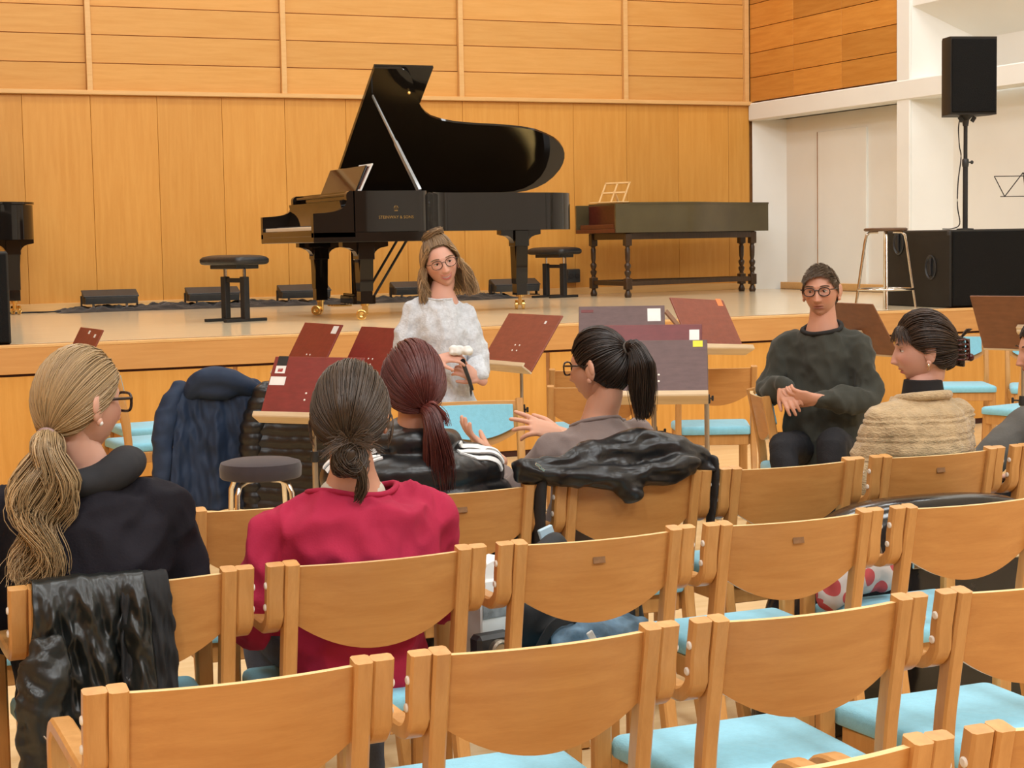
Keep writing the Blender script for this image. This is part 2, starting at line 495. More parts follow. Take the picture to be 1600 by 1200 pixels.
    n0 = len(b.v); b.f.append(tuple(range(n0 - 20, n0))); b.m.append(0)
    CH['seat'] = b.mesh('seat_pad', BLUE, 50)
    b = MB()
    b.box((0, .44, .398), (.40, .022, .06)); b.box((0, .075, .398), (.38, .022, .06))
    for s in (-1, 1): b.box((s * .205, .255, .398), (.022, .36, .06))
    CH['rails'] = b.mesh('seat_frame', W_LEG)
    b = MB(); b.lathe([(.0, 0), (.0085, 0), (.0085, .002), (.006, .004), (0, .004)], 12, R=ry3(PI / 2)); CH['cap'] = b.mesh('screw_cap', CAP)
    b = MB(); b.box((0, 0, 0), (.034, .003, .017), .001); CH['plate'] = b.mesh('label_plate', PLATE)
chair_parts()
def chair(label, loc, rz=0, arms=True, plate=None, group=None, name='audience_chair'):
    t = thing(name, label, 'chair', loc, rz, group)
    for s in (-1, 1):
        link('rear_leg', CH['leg'], t).location = (s * .2145, 0, 0)
        if arms:
            a = link('arm_frame', CH['arm'], t); a.location = (s * .2525, 0, 0)
            for z in (.775, .722):
                c = link('screw_cap', CH['cap'], a); c.location = (s * .0205, leg_y(z), z)
                if s < 0: c.rotation_euler = (0, 0, PI)
        else:
            link('front_leg', CH['frontleg'], t).location = (s * .2, 0, 0)
    link('back_panel', CH['panel'], t)
    link('back_pad', CH['pad'], t)
    link('seat_pad', CH['seat'], t)
    link('seat_frame', CH['rails'], t)
    if plate:
        p = link('label_plate', CH['plate'], t)
        s = plate / .203
        p.location = (plate, leg_y(.765) - .026 * (1 - s * s) - .0055, .765)
        p.rotation_euler = (math.radians(-11), 0, 0)
    return t
PITCH = .577
def row_x(k): return .43 + PITCH * (k + .5)
rowdef = {0: (2.04, (1, 2)), 1: (2.875, (0, 1, 2, 3)), 2: (3.84, (-1, 0, 1, 2, 3, 4)), 3: (4.76, (0, 1, 2, 3, 4, 5, 6))}
CHL = {
 (0, 1): 'beech chair at bottom right, only its back corner in frame', (0, 2): 'beech chair cut off by the bottom right corner',
 (1, 0): 'beech chair with open armrest at lower left, nearest row', (1, 1): 'beech chair at bottom centre in the nearest full row',
 (1, 2): 'empty beech chair with light blue seat at lower right of centre', (1, 3): 'empty beech chair with blue seat cut off by lower right edge',
 (2, -1): 'beech chair cut off at the left edge beside the dark hanging jacket', (2, 0): 'beech chair with dark jacket hung on its back, under the blonde woman',
 (2, 1): 'beech chair holding the woman in the crimson top', (2, 2): 'beech chair with brown plate, right of the crimson top',
 (2, 3): 'beech chair with brown plate and blue seat, middle row right', (2, 4): 'beech chair at right edge in front of the black instrument case',
 (3, 0): 'beech chair mostly hidden behind the blonde woman in navy', (3, 1): 'beech chair between the blonde woman and the crimson top',
 (3, 2): 'beech chair of the red-haired woman in the puffer', (3, 3): 'beech chair with black coat folded over its back',
 (3, 4): 'empty beech chair in front of the man in grey sweatshirt', (3, 5): 'beech chair with brown plate under the beige knit cardigan',
 (3, 6): 'beech chair cut off at right edge, behind the case'}
for r, (yv, ks) in rowdef.items():
    for k in ks:
        chair(CHL[(r, k)], (row_x(k), yv, 0), 0, True, {(2, 2): -.008, (2, 3): -.004, (3, 5): -.006, (3, 2): -.01}.get((r, k)), 'audience chairs in rows')

# ------------------------------------------------------------------ grand pianos
def rim_outline(o=0.0, x0=.33):
    """plan outline, o = outward offset; y=0 is the treble side, y=1.55 the bass side"""
    P = [(x0, -o), (.86, -o)]
    P += [(x, y - o) for x, y in bez((.86, 0), (1.02, .0), (1.05, .42), (1.28, .56), 10)][1:]
    P += [(x, y - o) for x, y in bez((1.28, .56), (1.55, .70), (1.95, .62), (2.30, .72), 8)][1:]
    P += [(x + o, y) for x, y in bez((2.30, .72), (2.62, .82), (2.72, 1.02), (2.70, 1.22), 8)][1:]
    P += [(x + o * .5, y + o * .5) for x, y in bez((2.70, 1.22), (2.68, 1.45), (2.50, 1.55), (2.25, 1.55), 6)][1:]
    P += [(x0, 1.55 + o)]
    return P
def text_mesh(txt, size, m, name):
    c = bpy.data.curves.new(name, 'FONT'); c.body = txt; c.size = size; c.extrude = .0006; c.align_x = 'CENTER'; c.resolution_u = 3
    o = bpy.data.objects.new(name, c); COL.objects.link(o)
    dg = bpy.context.evaluated_depsgraph_get()
    me = bpy.data.meshes.new_from_object(o.evaluated_get(dg))
    bpy.data.objects.remove(o, do_unlink=True)
    me.materials.clear(); me.materials.append(m)
    return me
GOLD = mat('gilt_lettering', (.32, .20, .06), .4, metal=.6, vary=(30, .1, (1, 1, 1)))
KEYW = mat('ivory_white_keys', (.86, .80, .68), .3, vary=(40, .03, (1, 1, 1)))
PROP = mat('black_stick_painted_reflection', (.30, .32, .33), .15, vary=(10, .1, (1, 1, 1)))  # black lacquered prop; its pale reflection is put into the base colour as grey
def caster(root, x, y, rot=0, zt=.13):
    c = MB()
    R = rz3(rot)
    for s in (-1, 1):
        c.lathe([(.010, -.012), (.018, -.016), (.020, -.008), (.034, -.008), (.036, -.012), (.042, -.010), (.042, .010), (.036, .012), (.034, .008), (.020, .008), (.018, .016), (.010, .012)], 24,
                Vector((x, y, .0425)) + R @ Vector((.03, s * .030, 0)), R @ rx3(PI / 2))
    c.box(Vector((x, y, .085)) + R @ Vector((0, 0, 0)), (.05, .03, .09), .006, R)
    c.box(Vector((x, y, .055)) + R @ Vector((.02, 0, 0)), (.05, .028, .03), .006, R)
    c.lathe([(.0, 0), (.035, 0), (.035, .015), (0, .015)], 16, (x, y, zt - .015))
    return c.build('caster', BRASS, root)
def piano(label, loc, rz, lid_open, group, tail=(2.22, 1.12)):
    t = thing('grand_piano', label, 'piano', loc, rz, group)
    # case rim (solid shell with inner well)
    out = rim_outline(); inn = [(max(x, .36), y) for x, y in rim_outline(-.06)]
    b = MB()
    n = len(out)
    V = [(x, y, .70) for x, y in out] + [(x, y, 1.02) for x, y in out] + [(x, y, 1.02) for x, y in inn] + [(x, y, .90) for x, y in inn]
    F = [list(range(n))]
    for i in range(n):
        j = (i + 1) % n
        F += [[i, j, n + j, n + i], [n + i, n + j, 2 * n + j, 2 * n + i], [2 * n + i, 2 * n + j, 3 * n + j, 3 * n + i]]
    F.append([3 * n + i for i in range(n)])
    b.add(V, F); rim = b.build('rim', BLACKGLOSS, t, 30)
    # gilt maker's lettering and lyre emblem on the treble side
    me = text_mesh('STEINWAY & SONS', .034, GOLD, 'lettering')
    l = link('lettering', me, rim); l.location = (.68, -.0015, .80); l.rotation_euler = (PI / 2, 0, 0)
    b = MB()
    b.box((.68, -.001, .862), (.03, .002, .006), .0005); b.tube([(.667, -.001, .868), (.664, -.001, .885), (.672, -.001, .90)], .003, 6); b.tube([(.693, -.001, .868), (.696, -.001, .885), (.688, -.001, .90)], .003, 6)
    b.box((.68, -.001, .885), (.003, .002, .04), .0005); b.build('emblem', GOLD, rim)
    # key bed and the two cheeks
    b = MB(); b.box((.47, .775, .66), (.94, 1.55, .08), .004); b.build('key_bed', BLACKGLOSS, t)
    b = MB(); b.box((.010, .775, .692), (.022, 1.42, .05), .003); b.build('key_slip', BLACKGLOSS, t)
    prof = [(0, .66), (0, .835)] + [(x, z) for x, z in bez((0, .845), (.10, .855), (.22, .84), (.27, .92), 8)] + [(x, z) for x, z in bez((.27, .92), (.285, .96), (.25, 1.0), (.30, 1.02), 5)][1:] + [(.34, 1.02), (.34, .66)]
    for s, yy in (('near', 0), ('far', 1.49)):
        b = MB(); b.prism(prof, yy, yy + .06, 'y'); b.build('cheek', BLACKGLOSS, t, 40)
    b = MB(); b.box((.100, .775, .728), (.16, 1.40, .036), .003); kb = b.build('white_keys', KEYW, t)
    b = MB()
    kx = -.0
    for i in range(52):
        if i % 7 in (0, 2, 3, 5, 6): b.box((.145, .775 - .61 + 1.22 * (i + .97) / 52, .750), (.09, .011, .012), .002)
    b.build('black_keys', BLACK, kb)
    b = MB()
    fb = [(.195, .72), (.20, .73)] + bez((.20, .73), (.24, .80), (.26, .86), (.235, .945), 6) + [(.30, .96), (.34, .96), (.34, .72)]
    b.prism(fb, .06, 1.49, 'y'); b.build('fallboard', BLACKGLOSS, t, 40)
    # front shelf and music desk
    b = MB(); b.box((.36, .775, .993), (.14, 1.43, .022), .004); b.build('music_shelf', BLACKGLOSS, t)
    R = ry3(math.radians(24))
    b = MB(); b.box(Vector((.50, .775, 1.125)), (.018, .95, .23), .004, R)
    b.box((.44, .775, 1.01), (.16, .95, .012), .003); b.build('music_desk', BLACKGLOSS, t)
    # legs
    for (x, y) in ((.46, .17), (.46, 1.38), tail):
        zt = .62 if x < 1 else .70
        b = MB()
        pr = [(-.19, zt), (-.19, zt - .035)] + bez((-.17, zt - .04), (-.10, zt - .045), (-.066, zt - .08), (-.064, zt - .13), 5) + [(-.043, .235), (-.05, .225), (-.05, .13), (.05, .13), (.05, .225), (.043, .235)] + bez((.064, zt - .13), (.066, zt - .08), (.10, zt - .045), (.17, zt - .04), 5) + [(.19, zt - .035), (.19, zt)]
        b.prism([(x + a, z) for a, z in pr], y - .05, y + .05, 'y')
        b.prism([(y - .072, zt - .14), (y + .072, zt - .14), (y + .05, .23), (y - .05, .23)], x - .055, x + .055, 'x')
        b.box((x, y, zt - .07), (.135, .15, .14), .004)
        lg = b.build('leg', BLACKGLOSS, t, 40)
        caster(lg, x, y, {(.46, .17): PI * .9, (.46, 1.38): PI * .8}.get((x, y), 1.2))
    # pedal lyre
    b = MB()
    for s in (-1, 1): b.box((.62, .775 + s * .10, .39), (.06, .055, .46), .004)
    b.box((.62, .775, .60), (.10, .34, .04), .004)
    ly = b.build('pedal_lyre', BLACKGLOSS, t)
    b = MB(); b.box((.60, .775, .145), (.20, .34, .07), .006); b.box((.60, .775, .187), (.16, .30, .02), .004); b.build('pedal_box', BLACKGLOSS, ly)
    for k in (-1, 0, 1):
        b = MB(); b.box((.44, .775 + k * .075, .10), (.16, .026, .012), .004); b.build('pedal', BRASS, ly)
        b = MB(); b.tube([(.63, .775 + k * .03, .18), (.63, .775 + k * .03, .62)], .004, 6); b.build('pedal_rod', BRASS, ly)
    for s in (-1, 1):
        b = MB(); b.tube([(.68, .775 + s * .12, .14), (1.02, .775 + s * .12, .66)], .011, 6); b.build('lyre_brace', BLACK, ly)
    # lid
    lo = rim_outline(.012, .64)
    if lid_open:
        al = math.radians(38)
        T = Matrix.Translation((0, 1.562, 1.034)) @ Matrix.Rotation(-al, 4, 'X') @ Matrix.Translation((0, -1.562, 0))
        b = MB(); b.prism(lo, 0, .022, 'z', T); lid = b.build('lid', BLACKGLOSS, t, 30)
        b = MB(); b.prism([(.645, -.012), (1.15, -.012), (1.15, 1.55), (.645, 1.55)], .026, .046, 'z', T); b.build('folded_lid_flap', BLACKGLOSS, lid, 30)
        b = MB(); b.lathe([(0, 0), (.012, 0), (.016, -.012), (.010, -.026), (0, -.03)], 12, T @ Vector((1.0, .25, 0)), T.to_3x3()); b.build('lid_knob', BRASS, lid)
        top = T @ Vector((.70, .30, -.005))
        b = MB()
        b.sweep([(.90, .05, 1.015), Vector((.90, .05, 1.015)).lerp(top, .5), Vector((.90, .05, 1.015)).lerp(top, .52), top], [(-.012, -.03), (.012, -.03), (.012, .03), (-.012, .03)], up=(0, 1, 0), sc=[1, .8, .55, .45])
        b.build('lid_prop', PROP, t)
        # brass frame, strings and dampers inside
        b = MB(); b.prism([(.62, .08)] + [p for p in rim_outline(-.08, .62)][1:-1] + [(.62, 1.46)], .90, .915, 'z'); b.build('iron_frame', BRASS, t, 30)
        b = MB(); b.box((.60, .775, .97), (.02, 1.4, .07), .004); b.build('damper_rail', BLACKGLOSS, t)
        # escutcheon lock on the bent side
        b = MB(); b.lathe([(0, 0), (.022, 0), (.022, .012), (0, .012)], 14, (1.035, .23, .92), ry3(PI / 2 - .2)); b.build('side_latch', BLACK, t)
    else:
        b = MB(); b.prism(rim_outline(.012, .36), 1.025, 1.047, 'z'); b.build('lid', BLACKGLOSS, t, 30)
    return t
p1 = piano('black concert grand piano with raised lid, centre of the stage', (3.90, 12.95, HS), 0, True, 'grand pianos on stage')
piano('black grand piano tail with closed lid at left edge of stage', (-.42, 15.72, HS), math.radians(-2), False, 'grand pianos on stage', (2.50, 1.12))
# white-framed tablet leaning on the music desk
R = ry3(math.radians(26))
t = thing('tablet', 'white framed tablet leaning on the piano music desk', 'tablet', (4.365, 13.35, HS + 1.018), 0)
b = MB(); b.box(R @ Vector((0, 0, .125)), (.010, .34, .25), .004, R); b.build('bezel', WHITE, t)
b = MB(); b.box(R @ Vector((-.006, 0, .125)), (.003, .28, .20), .0005, R); b.build('screen', mat('dim_brown_screen', (.12, .045, .02), .12, vary=(8, .2, (1, 1, 1))), t)

# ------------------------------------------------------------------ piano benches
LEATHER = mat('black_leather', (.022, .021, .021), .38, bump=(60, .2, (1, 1, 1)), vary=(12, .2, (1, 1, 1)))
def bench(label, loc, rz):
    t = thing('piano_bench', label, 'bench', loc, rz, 'piano benches on stage')
    b = MB(); rows = []
    def rrp(hx, hy, r):
        P = []
        for cx, cy, a0 in ((1, 1, 0), (-1, 1, 90), (-1, -1, 180), (1, -1, 270)):
            for q in range(5):
                a = math.radians(a0 + 22.5 * q); P.append((cx * (hx - r) + r * math.cos(a), cy * (hy - r) + r * math.sin(a)))
        return P
    for z, e in ((.455, -.03), (.46, -.01), (.475, 0), (.50, 0), (.518, -.015), (.53, -.05), (.536, -.11)):
        rows.append([(x, y, z) for x, y in rrp(.27 + e, .17 + e, .05)])
    b.grid(rows, True); b.f += [tuple(range(20)), tuple(range(len(b.v) - 20, len(b.v)))]; b.m += [0, 0]
    b.build('cushion', LEATHER, t, 60)
    b = MB(); b.box((0, 0, .44), (.36, .22, .035), .004); b.build('seat_plate', BLACKPL, t)
    for s in (-1, 1):
        b = MB(); b.box((s * .13, 0, .19), (.065, .05, .34), .004); b.build('column', BLACK, t)
        b = MB(); b.tube([(s * .13, 0, .34), (s * .13, 0, .43)], .014, 10); b.build('lift_tube', CHROME, t)
        b = MB(); b.box((s * .13, 0, .012), (.05, .40, .024), .004); b.build('foot', BLACK, t)
    b = MB(); b.box((0, 0, .33), (.22, .03, .035), .003); b.build('cross_bar', BLACK, t)
    b = MB(); b.tube([(.20, -.05, .43), (.24, -.07, .42), (.245, -.075, .36)], .006, 6); b.build('lift_handle', BLACK, t)
    return t
bench('black leather piano bench standing alone on stage left of the open grand', (3.46, 13.72, HS), math.radians(-68))
bench('black leather piano bench half hidden behind the open grand piano tail', (7.68, 16.72, HS), math.radians(-70))

# ------------------------------------------------------------------ harpsichord
OLIVE = mat('dark_olive_lacquer', (.085, .066, .030), .28, vary=(3, .15, (1, 1, 1)), spec=.5)
DKWOOD = wood('dark_oak', (.035, .018, .009), (.06, .03, .014), (14, 14, 1.2), 3, .32, .0)
REDW = wood('dark_red_wood', (.08, .012, .008), (.12, .02, .012), (1, 14, 14), 3, .3, 0)
t = thing('harpsichord', 'dark olive harpsichord on turned wooden stand at right of stage', 'harpsichord', (8.02, 15.93, HS), math.radians(1))
def hp(o=0, x0=0.0):
    P = [(x0, -o), (.80, -o)] + [(x, y - o) for x, y in bez((.80, 0), (1.15, .02), (1.45, .42), (2.10, .58), 10)][1:] + [(2.22 + o, .60), (2.22 + o, .93 + o), (x0, .93 + o)]
    return P
b = MB(); b.prism(hp(0, .16), .67, .965, 'z'); body = b.build('case', OLIVE, t, 30)
b = MB(); b.prism(hp(.006, .16), .965, .983, 'z'); b.build('lid', OLIVE, t, 30)
for y in (0, .90):
    b = MB(); b.box((.08, y + .015, .82), (.17, .03, .30), .003); b.build('cheek', OLIVE, t)
b = MB(); b.box((.08, .465, .69), (.18, .90, .04), .003); b.build('key_bed', REDW, t)
b = MB(); b.box((.075, .465, .735), (.12, .78, .05), .003); b.build('keys', REDW, t)
b = MB(); b.box((.155, .465, .86), (.02, .88, .20), .003); b.build('name_board', REDW, t)
b = MB()
b.rail([(.15, .06, .635), (2.04, .62, .635)], .035, .07); b.box((.14, .46, .635), (.035, .8, .07), .003); b.box((1.10, .86, .635), (1.9, .035, .07), .003)
b.build('stand_apron', DKWOOD, t)
lp = [(.03, 0), (.035, .01), (.038, .03), (.028, .055), (.02, .075), (.03, .085)]
tp = [(.03, .20), (.02, .215), (.032, .245), (.036, .265), (.020, .285), (.034, .32), (.034, .34), (.018, .36), (.026, .40), (.028, .50), (.020, .52), (.030, .535)]
HL = [(.14, .80), (.16, .06), (2.02, .62), (2.03, .86)]
for (x, y) in HL:
    b = MB(); b.lathe(lp, 12, (x, y, 0)); b.box((x, y, .14), (.072, .072, .115), .004); b.lathe(tp, 12, (x, y, 0)); b.box((x, y, .60), (.072, .072, .13), .004)
    b.build('turned_leg', DKWOOD, t, 40)
b = MB(); b.rail([(.16, .06, .145), (2.02, .62, .145)], .04, .05); b.build('stretcher', DKWOOD, t)
b = MB(); b.rail([(.14, .80, .145), (2.03, .86, .145)], .04, .05); b.build('stretcher', DKWOOD, t)
b = MB(); b.rail([(.15, .06, .145), (.14, .80, .145)], .04, .05); b.build('stretcher', DKWOOD, t)
# lattice music desk standing on it
W_PALE = wood('pale_maple', (.80, .52, .22), (.86, .6, .3), (14, 2, 14), 3, .4, 0)
t = thing('lattice_music_desk', 'pale wooden lattice music desk standing on the harpsichord', 'music desk', (8.12, 16.25, HS + .983), math.radians(20))
R = ry3(math.radians(28))
b = MB()
for y in (-.17, 0, .17): b.box(R @ Vector((0, y, .12)), (.012, .018, .25), .002, R)
for z in (.005, .12, .235): b.box(R @ Vector((0, 0, z)), (.012, .36, .020), .002, R)
b.build('lattice', W_PALE, t)
b = MB(); b.box((-.02, 0, .006), (.18, .40, .012), .002); b.build('ledge', W_PALE, t)
b = MB(); b.box((.085, 0, .068), (.012, .03, .12), .002, ry3(-.5)); b.build('strut', W_PALE, t)

# ------------------------------------------------------------------ stage wall lights on their cloth
LITEBLK = mat('charcoal_metal_housing', (.045, .048, .050), .45, vary=(8, .15, (1, 1, 1)))
for i, (x, lab) in enumerate(((3.04, 'black batten floodlight nearest the closed piano'), (4.05, 'black batten floodlight behind the lone piano bench'), (4.99, 'black batten floodlight seen under the piano keyboard'),
                              (6.20, 'black batten floodlight behind the piano front leg'), (7.32, 'black batten floodlight right of the standing woman, at cloth end'))):
    t = thing('stage_floodlight', lab, 'floodlight', (x, 16.98, HS + .02), 0, 'floodlights along the stage wall')
    b = MB(); b.prism([(-.10, .05), (-.12, .11), (.06, .175), (.10, .175), (.12, .05)], -.25, .25, 'x'); b.build('housing', LITEBLK, t, 30)
    b = MB(); b.box((0, -.03, .150), (.53, .16, .014), .003, rx3(.38)); b.build('cover_plate', LITEBLK, t)
    for s in (-1, 1):
        b = MB(); b.box((s * .268, .02, .07), (.012, .05, .12), .002); b.box((s * .25, .02, .012), (.05, .16, .012), .002); b.build('yoke', BLACK, t)
        b = MB(); b.tube([(s * .16, -.02, .012), (s * .16, -.02, .06)], .012, 8); b.build('foot', WHITE, t)
CLOTH = mat('black_molton_cloth', (.016, .015, .016), .85, sheen=.2, bump=(18, .5, (1, 1, 1)), vary=(6, .3, (1, 1, 1)))
b = MB(); rows = []
nx, ny = 220, 22
for j in range(ny + 1):
    r = []
    for i in range(nx + 1):
        s = i / nx; q = j / ny
        x = 2.52 + 4.85 * s
        y0 = 16.70 + .10 * noise.noise((x * 1.7, 0, 3)) + (.18 * max(0, (s - .9) * 8) if s > .9 else 0)
        y1 = 17.28
        y = y0 + (y1 - y0) * q
        e = min(1, 6 * q, 6 * (1 - q) + .1, 25 * s, 25 * (1 - s))
        h = .012 + .05 * abs(noise.noise((x * 4, y * 9, 1))) + .05 * abs(noise.noise((x * 9 + y * 6, y * 11, 7)))
        r.append((x, y, HS + .002 + h * max(0, e)))
    rows.append(r)
b.grid(rows)
tag(b.build('cloth', CLOTH, None, 180), 'long crumpled black cloth lying along the foot of the stage wall', 'cloth')
b = MB(); b.tube(catmull([(2.56, 16.9, HS + .012), (2.40, 16.95, HS + .008), (2.30, 17.0, HS + .008), (2.0, 16.98, HS + .008), (1.5, 17.1, HS + .008)], 6), .008, 6)
tag(b.build('power_cable', BLACK), 'thin black cable running left from the black cloth', 'cable')
# wall socket box
t = thing('socket_box', 'small black socket box on the wall behind the harpsichord leg', 'socket', (8.18, YW - .055, 1.16), 0)
b = MB(); b.box((0, 0, 0), (.16, .10, .15), .01); b.build('housing', BLACKPL, t)
for s in (-1, 1):
    b = MB(); b.lathe([(0, 0), (.028, 0), (.03, .012), (.02, .014), (0, .010)], 12, (s * .038, -.05, 0), rx3(PI / 2)); b.build('outlet', BLACK, t)

# ------------------------------------------------------------------ loudspeakers
GRILLE = mat('black_speaker_grille', (.006, .006, .006), .8, spec=.2, bump=(260, .6, (1, 1, 1)), vary=(200, .3, (1, 1, 1)))
CAB = mat('black_cabinet_paint', (.022, .019, .015), .55, spec=.3, bump=(120, .15, (1, 1, 1)), vary=(5, .1, (1, 1, 1)))
def sub(label, loc, w_, d_, h_, handles=True):
    t = thing('subwoofer', label, 'speaker', loc, 0, 'speaker cabinets on stage edge')
    b = MB(); b.box((w_ / 2, d_ / 2 + .012, h_ / 2), (w_, d_ - .024, h_), .012); b.build('cabinet', CAB, t)
    b = MB(); b.box((w_ / 2, .010, h_ / 2), (w_ - .03, .022, h_ - .03), .008); b.build('grille', GRILLE, t)
    if handles:
        for (y, z) in ((d_ * .78, h_ * .84), (d_ * .30, h_ * .52)):
            b = MB(); b.lathe([(0, 0), (.085, 0), (.09, -.006), (.08, -.01), (.07, .004), (0, .02)], 18, (-.001, y, z), ry3(-PI / 2) @ Matrix.Diagonal((1.15, .85, -1))); hd = b.build('handle_cup', BLACKPL, t, 50)
            b = MB(); b.box((-.010, y, z), (.02, .03, .14), .008); b.build('grip', BLACK, hd)
        for (y, z) in ((d_ - .03, .03), (d_ - .03, h_ - .03), (.05, h_ - .03)):
            b = MB(); b.box((.018, y, z), (.045, .045, .045), .010); b.build('corner_guard', BLACKPL, t)
    return t
sub('large black subwoofer cabinet at right end of stage edge', (8.80, 11.46, HS), 1.15, .92, .635)
sub('black speaker cabinet cut off at far left of stage edge', (.62, 11.45, HS), .80, .6, .60, False)
t = thing('pole_speaker', 'black loudspeaker on a pole above the subwoofer', 'speaker', (9.24, 11.86, HS + .635), math.radians(-14))
b = MB(); b.lathe([(0, 0), (.07, 0), (.07, .008), (.02, .012), (0, .012)], 16); b.tube([(0, 0, .005), (0, 0, .55)], .021, 12); b.tube([(0, 0, .45), (0, 0, .96)], .0165, 12); b.build('pole', BLACK, t)
b = MB(); b.lathe([(0, 0), (.024, 0), (.028, .02), (.028, .06), (.022, .07), (0, .07)], 12, (0, 0, .52)); b.tube([(.02, 0, .56), (.05, -.005, .56)], .006, 8); b.ell((.055, -.005, .56), (.014, .014, .016)); b.build('clamp', BLACKPL, t)
b = MB(); b.lathe([(0, 0), (.022, 0), (.03, .05), (.05, .07), (.06, .085), (0, .085)], 12, (0, 0, .86))
for s in (-1, 1): b.box((s * .055, -.03, .915), (.035, .01, .05), .004, ry3(s * .6))
b.build('top_hat', BLACKPL, t)
hz = .945
b = MB(); b.prism([(-.20, -.16), (.20, -.16), (.205, -.15), (.205, .0), (.13, .19), (-.13, .19), (-.205, 0), (-.205, -.15)], hz, hz + .635, 'z'); sp = b.build('cabinet', CAB, t, 30)
b = MB(); b.box((0, -.160, hz + .3175), (.385, .03, .60), .012); b.build('grille', GRILLE, t)
b = MB(); b.tube(catmull([(.0, .1, hz + .01), (-.04, .05, .85), (-.045, .02, .70), (-.03, .02, .6), (-.055, .02, .4), (-.06, .02, .2), (-.035, .03, .05), (-.10, .03, .01), (-.20, .0, .008)], 6), .005, 6); b.build('speaker_cable', BLACK, t)

# ------------------------------------------------------------------ bar stool on stage
t = thing('bar_stool', 'tall stool with brown round seat and metal legs on stage', 'stool', (8.49, 11.93, HS), math.radians(12))
SEATBR = wood('dark_brown_seat', (.10, .05, .025), (.15, .08, .04), (3, 3, 3), 4, .4, 0)
b = MB(); b.lathe([(0, .632), (.165, .632), (.178, .640), (.178, .652), (.165, .660), (0, .662)], 28); b.build('seat', SEATBR, t)
for k in range(4):
    a = PI / 4 + k * PI / 2
    c_, s_ = math.cos(a), math.sin(a)
    b = MB(); b.tube([(.06 * c_, .06 * s_, .626), (.13 * c_, .13 * s_, .624), (.155 * c_, .155 * s_, .60), (.168 * c_, .168 * s_, .54), (.245 * c_, .245 * s_, .0)], .0115, 10, up=(s_, -c_, 0)); b.build('leg', CHROME, t, 60)
b = MB(); b.tube([(.226 * math.cos(2 * PI * i / 28), .226 * math.sin(2 * PI * i / 28), .155) for i in range(28)], .010, 8, closed=True); b.build('foot_ring', CHROME, t, 60)

# ------------------------------------------------------------------ folding wire music stand at the right edge
t = thing('wire_music_stand', 'black folding wire music stand at right edge behind subwoofer', 'music stand', (10.24, 12.3, HS), math.radians(-14))
b = MB(); b.tube([(0, 0, .02), (0, 0, .80)], .009, 8); b.tube([(0, 0, .7), (0, 0, 1.10)], .006, 8); b.build('pole', BLACK, t)
for k in range(3):
    a = k * 2 * PI / 3
    b = MB(); b.tube([(0, 0, .35), (.25 * math.cos(a), .25 * math.sin(a), .005)], .006, 6); b.build('leg', BLACK, t)
b = MB()
zb, zt = .92, 1.10
for (p, q) in (((-.24, 0, zb), (.24, 0, zb)), ((-.27, .06, zt), (.27, .06, zt)), ((-.27, .06, zt), (-.20, 0, zb)), ((.27, .06, zt), (.20, 0, zb)), ((-.20, 0, zb), (0, .06, zt + .03)), ((.20, 0, zb), (0, .06, zt + .03)), ((0, 0, zb), (0, .06, zt + .03))):
    b.tube([p, q], .0045, 6)
b.build('desk_frame', BLACK, t)

# ------------------------------------------------------------------ soft shapes: union of blobs as one skin
def remesh(mb, voxel, smooth=4, factor=.5):
    me = mb.mesh('tmp', BLACK, 0)
    o = bpy.data.objects.new('tmp', me); COL.objects.link(o)
    m = o.modifiers.new('r', 'REMESH'); m.mode = 'VOXEL'; m.voxel_size = voxel
    if smooth:
        q = o.modifiers.new('s', 'SMOOTH'); q.iterations = smooth; q.factor = factor
    dg = bpy.context.evaluated_depsgraph_get()
    out = bpy.data.meshes.new_from_object(o.evaluated_get(dg))
    bpy.data.objects.remove(o, do_unlink=True); bpy.data.meshes.remove(me)
    return out
def displace(me, fn):
    """move every vertex along its normal by fn(co, normal)"""
    n = len(me.vertices)
    co = np.empty(n * 3); no = np.empty(n * 3)
    me.vertices.foreach_get('co', co); me.vertices.foreach_get('normal', no)
    co = co.reshape(-1, 3); no = no.reshape(-1, 3)
    d = np.array([fn(c, m_) for c, m_ in zip(co, no)])
    co = co + no * d[:, None]
    me.vertices.foreach_set('co', co.ravel()); me.update()
def finish(me, m):
    me.materials.clear()
    for x in (m if isinstance(m, (list, tuple)) else [m]): me.materials.append(x)
    me.polygons.foreach_set('use_smooth', [True] * len(me.polygons)); me.update()
    return me
